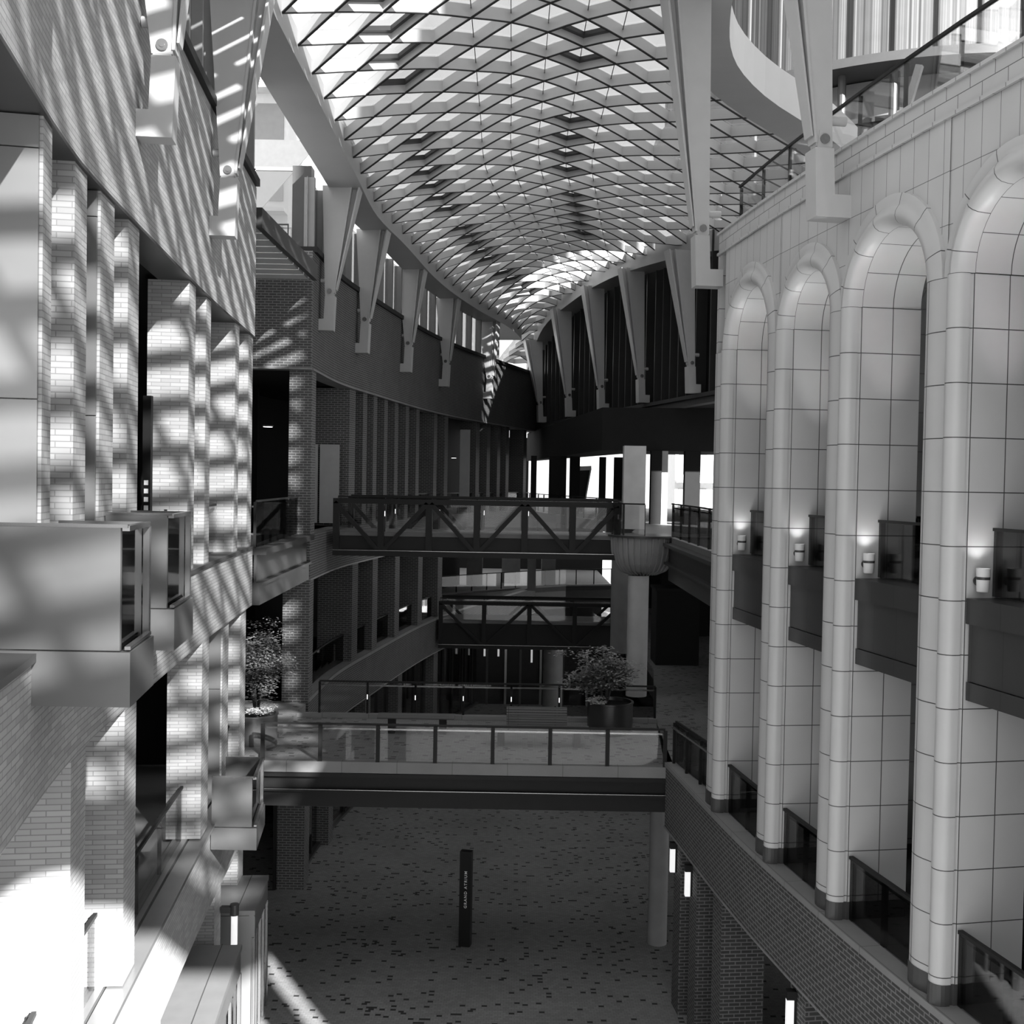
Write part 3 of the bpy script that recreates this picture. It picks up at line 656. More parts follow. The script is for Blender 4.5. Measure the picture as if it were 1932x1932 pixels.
# fluted drum
dr = empty('fluted_drum', (4.15, 35.2, 9.2), 'fluted concrete drum where the truss bridge meets the right terrace', 'capital')
prof = [(.45, 9.2 - 9.2), (.72, .12), (.88, .35), (.97, .7), (1.0, 1.15)]
b = MB(); b.lathe((4.15, 35.2, 9.2), [(0, 0)] + prof + [(0, 1.15)], 48); b.build('bowl', concrete, dr)
for i in range(20):
    a = pi + pi * (i + .5) / 20 * 1.25 - .3
    b = MB()
    for (r0, z0), (r1, z1) in zip(prof[:-1], prof[1:]):
        c_, s_ = cos(a), sin(a); b.bar((4.15 + c_ * (r0 + .02), 35.2 + s_ * (r0 + .02), 9.2 + z0), (4.15 + c_ * (r1 + .02), 35.2 + s_ * (r1 + .02), 9.2 + z1), .035, .07, up=(c_, s_, 0))
    b.build('fin', concrete, dr)
b = MB(); b.lathe((4.15, 35.2, 10.36), [(0, 0), (1.1, 0), (1.1, .06), (0, .06)], 48); b.build('rim', metal_mid, dr)
# curved glass rail on the drum
balustrade('glass_balustrade', [(4.15 + 1.02 * cos(a), 35.2 + 1.02 * sin(a)) for a in [pi + .1 + (pi * .45) * i / 8 for i in range(9)]], 10.43, 1.0, 'curved glass balustrade on top of the fluted drum', step=.8, rail2=False, post=.03)
# upper terrace at right
b = MB(); b.prism([(4.95, 23.3), (24, 23.3), (24, 60), (4.0, 60), (5.2, 45), (4.1, 38), (4.2, 34.6), (4.95, 34.6)], 9.9, 10.38); b.build('floor_terrace', deck_grey, kind='structure')
tg = empty('terrace_girder', (4.9, 29, 9.9), 'sloping steel girder edging the upper terrace, left of the stone arcade', 'girder')
for n0, n1, z0, z1, nm in ((-.22, .25, 10.12, 10.22, 'top_flange'), (0, .08, 9.62, 10.12, 'web'), (-.16, .2, 9.55, 9.62, 'bottom_flange'), (.0, .1, 9.05, 9.55, 'lower_plate')):
    b = MB(); b.sweep([(4.9, 23.3), (4.9, 34.6)], rect(n0, n1, z0, z1), sgn=-1); b.build(nm, metal_mid, tg)
balustrade('glass_balustrade', [(4.95, 34.4), (4.95, 23.4)], 10.4, 1.05, 'glass balustrade along the upper terrace girder at right', step=1.5, glassmat=glass_smoke, post=.04)

# ---------------------------------------------------------------- truss bridges
def truss(x0, x1, y0, y1, zf, zb, zt, n, label, floor_m, sk=0.0):
    e = empty('truss_bridge', ((x0 + x1) / 2, y0, zf), label, 'bridge')
    b = MB(); b.box(x0, y0 + .1, zf - .12, x1, y1 - .1, zf); b.build('deck', floor_m, e)
    b = MB(); b.box(x0, y0 + .06, zb + .08, x1, y0 + .12, zf - .13); b.build('web_plate', metal_dark, e)
    b = MB(); b.box(x0, y0 + .12, zb + .3, x1, y1 - .12, zf - .13); b.build('underside', metal_dark, e)
    for yy, tag_ in ((y0, 0), (y1, 1)):
        b = MB(); b.box(x0, yy - .08, zt - .16, x1, yy + .08, zt); b.build('top_chord', metal_dark, e)
        b = MB(); b.box(x0, yy - .1, zb, x1, yy + .1, zb + .17); b.build('bottom_chord', metal_dark, e)
        P_ = (x1 - x0) / n
        for i in range(n + 1):
            x = x0 + P_ * i; x = min(max(x, x0 + .1), x1 - .1)
            b = MB(); b.box(x - .1, yy - .07, zb + .1, x + .1, yy + .05, zt - .1); b.build('vertical', metal_dark, e)
        for i in range(n):
            xa, xb = x0 + P_ * i, x0 + P_ * (i + 1); za, zc = (zt - .12, zb + .15) if i % 2 == 0 else (zb + .15, zt - .12)
            b = MB(); b.bar((xa + .05, yy - .02, za), (xb - .05, yy - .02, zc), .12, .13); b.build('diagonal', metal_dark, e)
    b = MB(); b.box(x0, y0 - .1, zb + .17, x1, y0 + .0, zb + .185); b.build('edge_strip', rail_m, e)
    return e
truss(-5.62, 3.42, 35.0, 38.2, 10.36, 9.62, 11.42, 6, 'upper dark steel truss bridge crossing the atrium at eye level', deck_band)
balustrade('glass_balustrade', [(-5.5, 35.18), (3.4, 35.18)], 10.38, 1.12, 'front glass balustrade with rail lights on the upper truss bridge', step=1.5, post=.02, lights=True)
balustrade('glass_balustrade', [(-5.5, 38.0), (3.6, 38.0)], 10.38, 1.12, 'rear glass balustrade on the upper truss bridge', step=1.5, post=.02, lights=True)
truss(-3.35, 5.15, 52.0, 54.8, 5.48, 4.2, 6.4, 4, 'lower dark steel truss bridge seen below and behind the upper one', deck_band)
balustrade('glass_balustrade', [(-3.3, 52.15), (5.1, 52.15)], 5.5, 1.05, 'glass balustrade with rail lights on the lower truss bridge', step=2.0, post=.02, lights=True)

# ---------------------------------------------------------------- far right building
FR = [(XQ(y), y) for y in (41.5, 47, 52, 57, 62, 67, 71)]
ring_wall('wall_far_right', FR, 15.45, 15.6, metal_mid, -.15, .4, sgn=-1)
ring_wall('trim_14', FR, ZB, 15.45, plinth_m, -.05, .4, sgn=-1)
ring_wall('wall_far_right', FR, 15.6, 22.3, dark_in, .5, .7, sgn=-1)
b = MB(); b.prism([(XQ(41.5), 41.5), (24, 41.5), (24, 78), (XQ(71), 71)], ZB + .01, ZB + .4); b.build('ceiling_far_right', soffit_m, kind='structure')
b = MB(); b.prism([(XQ(41.5) + .3, 41.5), (24, 41.5), (24, 41.8), (XQ(41.5) + .3, 41.8)], ZB, 21); b.build('wall_far_right_end', dark_in, kind='structure')
b = MB(); b.prism([(3.7, 46.5), (24, 44), (24, 46), (5, 52), (1.4, 72), (.9, 72)], 13.42, ZB); b.build('ceiling_bulkhead', soffit_m, kind='structure')
sc_ys = [41.6, 43.9, 49.5, 55.1, 60.7, 66.7, 70.8]
for k in range(6):
    y0, y1 = sc_ys[k] + .25, sc_ys[k + 1] - .25
    b = MB(); y = y0
    while y < y1:
        p = Vector((XQ(y), y)); d = Vector((-.2333, 1)).normalized(); nn = Vector((d.y, -d.x))
        q = [p + nn * .02, p + nn * .02 + d * .08, p + nn * .48 + d * .08, p + nn * .48]
        b.prism([(a.x, a.y) for a in q], 15.62, 22.3); y += .9
    b.build('slatted_screen', metal_mid, label='tall dark vertical slats on the far right building, %s bay from the arcade' % ORD[k], cat='screen', group='slatted screens of the far right building')
    if 0 < k < 6:
        b = MB(); b.prism([(XQ(y0) + .12, y0), (XQ(y1) + .12, y1), (XQ(y1) + .22, y1), (XQ(y0) + .22, y0)], 15.62, 16.9)
# columns on the upper level beyond and bright openings between them
for x0, x1, y, m, lab in ((4.05, 4.85, 40.6, concrete_pale, 'pale and dappled above the drum'), (.95, 1.25, 58, dark_in, 'dark, at the far neck of the atrium'), (1.9, 2.8, 58, dark_in, 'dark, left of the tilted sign'), (2.98, 3.5, 58, dark_in, 'dark, beside the tilted sign'), (4.53, 4.86, 58, dark_in, 'dark, between the two bright openings'), (5.3, 5.95, 58, dark_in, 'dark, just left of the pale dappled one'), (5.72, 6.16, 46, dark_in, 'dark, right of the pale dappled one'), (6.16, 6.42, 46.1, concrete, 'grey, beside the view of flats'), (7.12, 7.75, 46, dark_in, 'dark, nearest the stone arcade')):
    e = empty('square_column', (x0, y, 10.38), 'square column on the far upper terrace, ' + lab, 'column')
    b = MB(); b.box(x0, y, 10.38, x1, y + .5, 13.42); b.build('shaft', m, e)
balustrade('glass_balustrade', [(4.6, 45), (1.7, 62), (.9, 71)], 10.4, 1.0, 'glass balustrade on the far upper gallery below the slatted screens', step=2.5, rail2=False)
b = MB(); b.prism([(4.9, 45), (5.2, 45), (24, 45), (24, 78), (.8, 78), (.8, 71), (1.6, 62)], 9.9, 10.36); b.build('floor_far', deck_grey, kind='structure')
e = empty('tilted_sign', (3.6, 66, 10.4), 'tilted dark board with a pale frame in the bright far opening', 'sign')
b = MB(); b.bar((3.75, 66, 10.4), (4.15, 66, 12.9), .9, .1, up=(0, 1, 0)); b.build('board', metal_dark, e)
b = MB(); b.bar((4.22, 65.9, 10.4), (4.62, 65.9, 12.9), .08, .1, up=(0, 1, 0)); b.bar((3.72, 65.9, 12.9), (4.65, 65.9, 12.95), .06, .25); b.build('frame', facade_pale, e)

# ---------------------------------------------------------------- far neck of the atrium, lower levels
gl_ = empty('far_gallery', (2, 70, 4), 'curved pale edged gallery closing the far end at the middle level', 'gallery')
fp = [(-4, 63.5), (-1.5, 66), (1, 68.5), (3.5, 70.5), (6.5, 71.5)]
b = MB(); b.sweep(fp, rect(0, .4, 4.1, Z2)); b.build('fascia', metal_mid, gl_)
b = MB(); b.sweep(fp, rect(-.05, .45, Z2, Z2 + .08)); b.build('edge', coping_m, gl_)
b = MB(); b.prism(fp + [(6.5, 84), (-8, 84), (-8, 63.5)], 5.2, Z2 - .01); b.build('floor', deck_grey, gl_)
balustrade('glass_balustrade', [(p[0], p[1] + .2) for p in fp], Z2 + .08, 1.0, 'glass balustrade on the curved far gallery', step=1.2, rail2=False)
for k, (x, y, w) in enumerate([(1.25, 66.8, .5), (2.4, 71, .9), (0, 72, 1.2), (-2.3, 70, 1.0)]):
    e = empty('square_column', (x, y, Z2), 'grey square column on the curved far gallery, %s from the right' % ORD[3 - k], 'column'); b = MB(); b.box(x - w / 2, y, Z2 + .02, x + w / 2, y + .5, 9.9); b.build('shaft', concrete, e)
b = MB(); b.box(-8, 84, 0, 1.2, 84.3, 15.4); b.box(1.2, 84, 0, 6.9, 84.3, 9.9); b.build('wall_far_end', dark_in, kind='structure')
b = MB(); b.box(6.2, 60, 0, 24, 60.3, 9.9); b.build('wall_far_plaza', dark_in, kind='structure')
b = MB(); b.box(6.5, 48, Z2, 24, 48.3, 9.9); b.build('wall_plaza_back', dark_in, kind='structure')
e = empty('dark_kiosk', (6.3, 42, ZD), 'tall black kiosk on the middle floor behind the round concrete column', 'kiosk')
b = MB(); b.box(5.4, 41, ZD, 7.0, 42.5, 8.1); b.build('body', sign_m, e)
b = MB(); b.box(5.35, 40.95, 8.1, 7.05, 42.55, 8.2); b.build('lid', metal_dark, e)
# ground-floor shopfronts at the far end and left
b = MB(); b.box(-9, 60.0, 0, 9, 60.2, 4.1); b.build('wall_far_ground', glass_black, kind='structure')
for k, x in enumerate([-2.9, -1.9, -1.2, -.2, .6, 1.7, 2.9, 4.2]):
    e = empty('shopfront_mullion', (x, 59.9, 0), 'grey shopfront upright in the far ground floor, %s from the left' % ORD[k], 'mullion', 'far shopfront uprights')
    b = MB(); b.box(x - .06, 59.85, 0, x + .06, 59.98, 4.1); b.build('bar', rail_m if k % 2 else metal_mid, e)
for k, (x, y, z) in enumerate([(-2.45, 59.98, 2.2), (-1.35, 59.98, 2.6), (-.6, 59.98, 2.6), (1.2, 59.98, 2.3)]):
    e = empty('slot_lamp', (x, y, z), 'thin vertical lamp glowing in the far dark shopfronts, %s from the left' % ORD[k], 'lamp', 'slot lamps of the far shopfronts')
    b = MB(); b.box(x - .05, y - .05, z, x + .05, y, z + 1.2); b.build('tube', slot_em, e)
    b = MB(); b.box(x - .07, y - .02, z - .05, x + .07, y + .02, z + 1.25); b.build('backplate', metal_dark, e)
# ground glazing of the far-left building
gz = empty('window_9', (xc, 33, 0), None, None, kind='structure')
b = MB(); b.sweep(path(XF, 33.1, 60, 20), rect(.45, .48, .1, 3.95)); b.build('pane', glass_black, gz)
b = MB()
for i in range(18):
    p, t, nn = frame(XF, 33.6 + i * 1.5, 1); p = p + nn * .4; b.box(p.x - .04, p.y - .04, 0, p.x + .04, p.y + .04, 3.95)
b.build('mullion', metal_dark, gz)
b = MB(); b.sweep(path(XF, 33.1, 60, 20), rect(.3, .5, 0, .1)); b.build('sill', metal_mid, gz)
for y in (34.3, 34.55):
    p, t, nn = frame(XF, y, 1); p = p + nn * .3
    b = MB(); b.tube((p.x, p.y, .9), (p.x, p.y, 2.0), .02, n=8); b.tube((p.x, p.y, .95), (p.x - .12, p.y, .95), .012, n=6); b.tube((p.x, p.y, 1.95), (p.x - .12, p.y, 1.95), .012, n=6); b.build('door_handle', rail_m, gz)

# ---------------------------------------------------------------- totem sign
e = empty('totem_sign', (-1.0, 28.5, 0), 'black totem sign reading GRAND ATRIUM standing on the paved ground floor', 'sign')
rot = Matrix.Rotation(radians(-12), 3, 'Z'); c = Vector((-1.02, 28.5, 0))
pl = [c + rot @ Vector(q) for q in ((-.15, -.1, 0), (.15, -.1, 0), (.15, .1, 0), (-.15, .1, 0))]
b = MB(); b.prism([(p.x, p.y) for p in pl], .02, 2.48); b.build('body', sign_m, e)
b = MB(); b.prism([(c.x + (p.x - c.x) * .8, c.y + (p.y - c.y) * .8) for p in pl], 0, .02); b.build('foot', metal_dark, e)
tc = bpy.data.curves.new('lettering', 'FONT'); tc.body = 'GRAND ATRIUM'; tc.size = .105; tc.space_character = 1.32; tc.extrude = .002; tc.offset = .0012; tc.align_x = 'CENTER'; tc.align_y = 'CENTER'
to = bpy.data.objects.new('lettering_tmp', tc); COL.objects.link(to)
dg = bpy.context.evaluated_depsgraph_get(); me = bpy.data.meshes.new_from_object(to.evaluated_get(dg)); bpy.data.objects.remove(to)
me.materials.clear(); me.materials.append(white_m)
lo = bpy.data.objects.new('lettering', me); COL.objects.link(lo); lo.parent = e
w_ = c + rot @ Vector((.02, -.104, 0)) - Vector((-1.0, 28.5, 0)); lo.location = (w_.x, w_.y, 1.5)
lo.rotation_euler = (Matrix.Rotation(radians(-12), 3, 'Z') @ Matrix.Rotation(radians(90), 3, 'X') @ Matrix.Rotation(radians(90), 3, 'Z')).to_euler()

# ---------------------------------------------------------------- benches and planters on the footbridge deck
def bench(x0, x1, y, back, label):
    e = empty('bench', ((x0 + x1) / 2, y, ZD), label, 'bench')
    b = MB()
    for i in range(7): b.box(x0, y - .25 + i * .073, ZD + .40, x1, y - .25 + i * .073 + .062, ZD + .46)
    b.build('seat', wood_m, e)
    for x in (x0 + .28, x1 - .4):
        b = MB(); b.box(x, y - .2, ZD, x + .18, y + .22, ZD + .40); b.build('leg', metal_dark, e)
    if back:
        b = MB(); xa, xb = x0 + .5, x1 - .55
        for i in range(6): b.bar((xa, y + .26 + i * .012, ZD + .50 + i * .075), (xb, y + .26 + i * .012, ZD + .50 + i * .075), .04, .065)
        b.build('backrest', wood_m, e)
        for x in (xa + .3, xb - .3):
            b = MB(); b.bar((x, y + .29, ZD + .36), (x, y + .37, ZD + .93), .04, .03); b.build('back_support', metal_dark, e)
bench(-3.45, -1.42, 29.3, False, 'long backless slatted bench on the footbridge deck, left of the two')
bench(-.55, 2.05, 28.1, True, 'slatted bench with backrest on the footbridge deck, near the potted tree')
def planter(x, y, r, h, mat, label, cat='planter'):
    e = empty('round_planter', (x, y, ZD), label, cat)
    b = MB(); b.lathe((x, y, ZD), [(0, 0), (r * .93, 0), (r * .95, .05), (r, .06), (r, h - .05), (r + .02, h - .04), (r + .02, h), (r - .04, h), (r - .06, h - .1), (0, h - .1)], 40); b.build('pot', mat, e)
    b = MB(); b.lathe((x, y, ZD), [(0, h - .08), (r - .07, h - .08)], 30); b.build('soil', bark_m, e)
    return e
def plant(name, x, y, z, rx, ry, rz, n, size, mat, label, cat, stems=7, flat=.35):
    e = empty(name, (x, y, z), label, cat)
    b = MB(); tips = []
    for i in range(stems):
        a = 2 * pi * i / stems + random.random(); rr = random.uniform(.3, .85)
        tip = Vector((x + cos(a) * rx * rr, y + sin(a) * ry * rr, z + rz * random.uniform(.7, 1.6)))
        mid = Vector((x + cos(a) * rx * .2, y + sin(a) * ry * .2, z + rz * .6)); b.tube((x + cos(a) * .05, y + sin(a) * .05, z), mid, .025, .018, 6); b.tube(mid, tip, .018, .006, 6)
        tips += [mid.lerp(tip, t) for t in (.35, .6, .8, 1)]
    b.build('branches', bark_m, e)
    b = MB()
    clumps = [t + Vector((random.gauss(0, rx * .22), random.gauss(0, ry * .22), random.gauss(0, rz * .15))) for t in tips for _ in range(4)]
    for i in range(n):
        c = random.choice(clumps); p = c + Vector((random.gauss(0, rx * .13), random.gauss(0, ry * .13), random.gauss(0, rz * .06)))
        a = random.uniform(0, 2 * pi); d = Vector((cos(a), sin(a), random.uniform(-.4, .2))).normalized() * size * random.uniform(.6, 1.3)
        s_ = Vector((-sin(a), cos(a), random.uniform(-flat, flat))).normalized() * size * .3
        b.face([p, p + d * .5 + s_, p + d, p + d * .5 - s_])
    b.build('leaves', mat, e, weld=False)
    return e
planter(2.72, 29.7, .61, .85, planter_m, 'large dark round planter on the footbridge deck at right')
plant('potted_tree', 2.6, 29.75, ZD + .8, 1.0, .8, .85, 6500, .10, leaf_m, 'leafy small tree growing in the dark round planter at right', 'tree', 9)
plant('flowering_plant', 2.35, 29.35, ZD + .78, .3, .25, .14, 350, .07, petal_m, 'pale flowering plant spilling over the dark planter at right', 'plant', 5)
planter(-6.3, 27.4, .58, .85, planter_pale, 'grey round planter behind the left end of the front balustrade')
plant('potted_shrub', -6.35, 27.9, ZD + .8, .8, .7, 1.2, 9000, .085, leaf_m, 'tall feathery shrub growing in the grey planter at left', 'shrub', 12)
plant('flowering_plant', -6.1, 27.1, ZD + .78, .36, .3, .18, 900, .07, petal_m, 'white flowering plant in the grey planter at left', 'plant', 6)

# ---------------------------------------------------------------- gridshell roof
XRL = interp([(-24, -4.62), (-6, -4.62), (20, -4.62), (32, -4.62), (37, -4.6), (41.6, -4.1), (49.3, -3.1), (55, -1.9), (60, -.6), (64, .25), (66, .42), (68, .1), (70, -.4), (72.5, -.95)])
_rr = [(-24, 7.5), (-10.2, 7.5), (-9.4, 12.2), (8, 12.2), (14, 9.6), (18.5, 6.2), (20.5, 3.9), (22, 3.3), (24, 3.4), (26.3, 4.0), (28, 5.2), (30, 7.4), (33, 9.3), (37, 10.0), (41, 8.8), (43.7, 6.9), (46.5, 5.75), (50.3, 4.7), (57, 3.2), (64, 1.6), (70, .95), (72.5, .72)]  # unseen near end widened and stepped so the ribs dapple the left wall
XRR = interp(_rr)
H0 = interp([(-6, 8.5), (-4.62, 9.0), (-3.76, 9.36), (-2.87, 9.71), (-1.97, 10.04), (-1.06, 10.3), (-.18, 10.54), (.73, 10.65), (1.62, 10.62), (2.57, 10.5), (3.54, 10.3), (5, 9.95), (7.4, 9.5), (10.5, 9.1), (14, 8.6)])
HR = interp([(40, 9.2), (46, 9.6), (52, 9.95), (57, 9.95), (64, 9.3), (72.5, 7.4)])
HL = interp([(30, 9.0), (55, 8.8), (65, 8.6), (72.5, 7.4)])
def RH(x, y):
    a = H0(x); w = min(1, max(0, (y - 33) / 14)); w = w * w * (3 - 2 * w)
    if w == 0: return 12 + a
    xl_, xr2 = XRL(y), XRR(y); s_ = min(1, max(0, (x - xl_) / max(.05, xr2 - xl_))); B = 1.3 * min(1, (xr2 - xl_) / 9)
    return 12 + (1 - w) * a + w * (HL(y) * (1 - s_) + HR(y) * s_ + B * 4 * s_ * (1 - s_))
roof = empty('gridshell_roof', (0, 25, 22), 'curved diamond grid glass roof spanning the whole atrium', 'roof')
glb = MB(); NS, y = 20, -22.0; rows = []
while y < 72.4:
    rows.append(y); y += .8
rows.append(72.4)
def GP(y, j): x = XRL(y) - .3 + (XRR(y) + .3 - XRL(y) + .3) * j / NS; return (x, y, RH(x, y) + .33)
for a, c in zip(rows[:-1], rows[1:]):
    for j in range(NS): glb.face([GP(a, j), GP(a, j + 1), GP(c, j + 1), GP(c, j)], smooth=True)
glb.build('glazing', glass_roof, roof)
def rib(points, th=.055, dp=.30, z0=0.0, name='diagonal_rib', into=None):
    if len(points) < 2: return
    b = into or MB()
    L, Rr = [], []
    for i, p in enumerate(points):
        a = points[max(0, i - 1)]; c = points[min(len(points) - 1, i + 1)]; d = Vector((c[0] - a[0], c[1] - a[1])).normalized(); n = Vector((-d.y, d.x)) * th / 2
        L.append((p[0] + n.x, p[1] + n.y)); Rr.append((p[0] - n.x, p[1] - n.y))
    for i in range(len(points) - 1):
        za = RH(*points[i]) + z0; zb = RH(*points[i + 1]) + z0
        lb0, lb1 = (*L[i], za), (*L[i + 1], zb); rb0, rb1 = (*Rr[i], za), (*Rr[i + 1], zb)
        up = lambda p, h=dp: (p[0], p[1], p[2] + h)
        e1 = .022
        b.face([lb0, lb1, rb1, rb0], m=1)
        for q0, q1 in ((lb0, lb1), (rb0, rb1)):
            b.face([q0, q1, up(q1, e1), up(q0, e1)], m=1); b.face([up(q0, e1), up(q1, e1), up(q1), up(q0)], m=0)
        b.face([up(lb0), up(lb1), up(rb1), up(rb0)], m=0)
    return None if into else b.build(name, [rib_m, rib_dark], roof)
U0, DU = -4.62, .88
def shiftx(y): return XRL(y) + 4.62
def diag(y0, sgn_):
    out = []; run = []
    for k in range(0, 80):
        u = U0 + DU * k / 2; y = y0 + sgn_ * (.8 / .88) * (u - U0); x = u + shiftx(y)
        ok = -21.6 <= y <= 72.3 and x <= XRR(y) + .25
        if ok: run.append((x, y))
        else:
            if len(run) > 1: out.append(run)
            run = []
    if len(run) > 1: out.append(run)
    return out
nr = 0
hidden_b = MB()
for i in range(-40, 45):
    for s_ in (1, -1):
        for r in diag(23.4 + 1.6 * i, s_):
            if len(r) > 2:
                if max(p[1] for p in r) < 19: rib(r, into=hidden_b)
                else: rib(r); nr += 1
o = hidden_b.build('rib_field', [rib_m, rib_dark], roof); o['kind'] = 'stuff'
# longitudinal tie bars near the crown
for k in (4, 5, 6, 7, 8):
    u = U0 + DU * k; pts = []; y = 18.0
    while y < 60:
        x = u + shiftx(y)
        if x < XRR(y): pts.append((x, y))
        y += .8
    rib(pts, .018, .02, .2, 'tie_bar')
# opening vents: rhombic frames
def vent(uc, yc):
    b = MB(); o, i_ = 1.0, .78; V = [(-DU, 0), (0, -.8), (DU, 0), (0, .8)]
    def q(k, s_, dz): u = uc + V[k][0] * s_ * .93; y = yc + V[k][1] * s_ * .93; x = u + shiftx(y); return (x, y, RH(x, y) + dz)
    for k in range(4):
        j = (k + 1) % 4
        b.hexa([q(k, i_, .2), q(j, i_, .2), q(j, o, .2), q(k, o, .2)], [q(k, i_, .3), q(j, i_, .3), q(j, o, .3), q(k, o, .3)])
    b.build('vent_frame', metal_mid, roof)
for i in list(range(-2, 3)) + list(range(5, 11)) + list(range(12, 17)) + list(range(18, 22)): vent(U0 + 2 * DU, 24.2 + 1.6 * i)
for i in (0, 1, 4, 5, 6, 7, 9, 10, 11, 12, 13): vent(U0 + 7 * DU, 26.6 + 1.6 * i)
# edge beams
def beam_sweep(fx, ys, hf, n0, n1, h, sgn_, name='edge_beam'):
    b = MB(); n = len(ys); ring = []; nf = n1 if callable(n1) else (lambda y: n1)
    for i, y in enumerate(ys):
        p = Vector((fx(y), y)); a = ys[max(0, i - 1)]; c = ys[min(n - 1, i + 1)]; t = Vector((fx(c) - fx(a), c - a)).normalized(); nn = Vector((-t.y, t.x)) * sgn_
        z = hf(y) + 12
        ring.append([(p.x + nn.x * q, p.y + nn.y * q, z + w) for q, w in ((n0, 0), (nf(y), 0), (nf(y), h), (n0, h))])
    for A_, B_ in zip(ring[:-1], ring[1:]):
        for j in range(4): b.face([A_[j], B_[j], B_[(j + 1) % 4], A_[(j + 1) % 4]])
    b.face(ring[0]); b.face(ring[-1][::-1]); return b.build(name, beam_m, roof)
ysl = [-22 + 1.0 * i for i in range(88)]
beam_sweep(XRL, ysl, lambda y: RH(XRL(y), y) - 12 - .3, 0, lambda y: 1.0 + min(3.0, max(0, y - 61) * .28), .8, 1)
ysr = [-22 + 1.0 * i for i in range(38)] + [16 + .5 * i for i in range(19)] + [25.0 + .5 * i for i in range(1, 45)] + [48 + i for i in range(25)]
beam_sweep(XRR, ysr, lambda y: RH(XRR(y), y) - 12 - .42, 0, 1.05, .95, -1)
# ---------------------------------------------------------------- raking steel brackets that carry the roof
def bracket(px, py, nx, ny, zf, ztop, topx, topy, label, wt=.85, wb=.26, blk=.36, pr=.44, gap=.22):
    """foot on the wall at (px,py), wall normal (nx,ny) towards the atrium"""
    n = Vector((nx, ny, 0)).normalized(); t = Vector((-n.y, n.x, 0)); P0 = Vector((px, py, 0))
    if t.y < 0: t = -t
    e = empty('roof_bracket', (px, py, zf), label, 'bracket', 'steel brackets carrying the roof')
    def V(a, s_, z): q = P0 + n * a + t * s_; return (q.x, q.y, z)
    def H(a0, a1, s0, s1, z0, b0, b1, r0, r1, z1, nm, m=steel_white, **k):
        b = MB(); b.hexa([V(a0, s0, z0), V(a1, s0, z0), V(a1, s1, z0), V(a0, s1, z0)], [V(b0, r0, z1), V(b1, r0, z1), V(b1, r1, z1), V(b0, r1, z1)]); return b.build(nm, m, e, **k)
    w = blk * .45; pc = pr - .14
    b = MB()
    prof = [(0, 0), (pr, 0), (pr + .04, 1.02), (pr - .26, 1.02), (pr - .29, .34), (0, .34)]
    b.face([V(a, -w, zf + z) for a, z in prof]); b.face([V(a, w, zf + z) for a, z in prof[::-1]])
    for (a0, z0), (a1, z1) in zip(prof, prof[1:] + prof[:1]): b.face([V(a0, -w, zf + z0), V(a1, -w, zf + z1), V(a1, w, zf + z1), V(a0, w, zf + z0)])
    b.build('foot_block', steel_white, e)
    H(pc - .12, pc + .12, -w * .6, w * .6, zf + 1.02, pc - .08, pc + .08, -w * .6, w * .6, zf + 1.3, 'hinge_plate'); hp = [o for o in e.children if o.name.startswith('hinge_plate')][0]
    b = MB(); b.tube(V(pc, -w * .75, zf + 1.17), V(pc, w * .75, zf + 1.17), .075, n=16); b.tube(V(pc, -w * .8, zf + 1.17), V(pc, w * .8, zf + 1.17), .035, n=12); nest(b.build('hinge_pin', rail_m, e), hp)
    T = Vector((topx, topy, 0)) - P0; ta = T.dot(n); ts = T.dot(t); zb = zf + 1.06; h = .1
    H(pc - wb / 2, pc + wb / 2, -h, h, zb, ta - wt / 2, ta + wt / 2, ts - .13, ts + .13, ztop, 'tapered_post')
    e0, e1 = pc + wb / 2, ta + wt / 2
    H(e0 - .01, e0 + .03, -h - .02, h + .02, zb + .05, e1 - .01, e1 + .035, ts - .17, ts + .2, ztop, 'edge_flange')
    H(e0 + .02, e0 + .05, h * .2, h, zb + .15, e1 + .03, e1 + gap, ts + .08, ts + .2, ztop, 'recessed_web')
    H(e0 + .05, e0 + .08, -h, h + .05, zb + .15, e1 + gap, e1 + gap + .05, ts - .15, ts + .45, ztop, 'outer_flange')
    b = MB(); b.tube(V(.02, .05, zf + 1.5), V(pc + .05, .05, zf + 1.5), .07, n=12); b.build('strut', steel_white, e)
for k, y in enumerate([8.6, 14.25, 19.9]):
    p, t, nn = frame(XL, y, 1)
    bracket(p.x, p.y, -nn.x, -nn.y, 16.27, 20.85, -5.1 if k == 2 else -4.7, y + .1, 'pale steel roof bracket in front of the sunlit brick band, %s from the left' % ORD[k])
for k, y in enumerate([33.3, 39.0, 45.5, 52.1, 59.1]):
    p, t, nn = frame(XF, y, 1)
    bracket(p.x, p.y, -nn.x, -nn.y, 16.42, RH(XRL(y), y) - .25, XRL(y) - .75, y + .2, 'grey steel roof bracket on the dark brick wall, %s from the left' % ORD[k])
for k, (y, tx) in enumerate([(11.0, 4.7), (17.0, 4.25), (22.9, 3.5)]):
    p, t, nn = frame(XW, y, 1)
    bracket(p.x, p.y, nn.x, nn.y, 16.06, 22.3, tx, y + .1, 'large pale steel roof bracket on the stone arcade wall, %s from the right' % ORD[k], wt=.72, blk=.4, pr=.56, gap=.2)
for k, y in enumerate([43.7, 49.3, 54.9, 60.5, 66.5]):
    n = Vector((-1, -.2333, 0)).normalized(); x = XQ(y)
    bracket(x, y, n.x, n.y, 15.62, RH(XRR(y), y) - .3, min(XRR(y) + .3, x - .7), y, 'steel roof bracket against the dark slatted screens, %s from the arcade' % ORD[k], wt=.8, blk=.45, pr=.5)

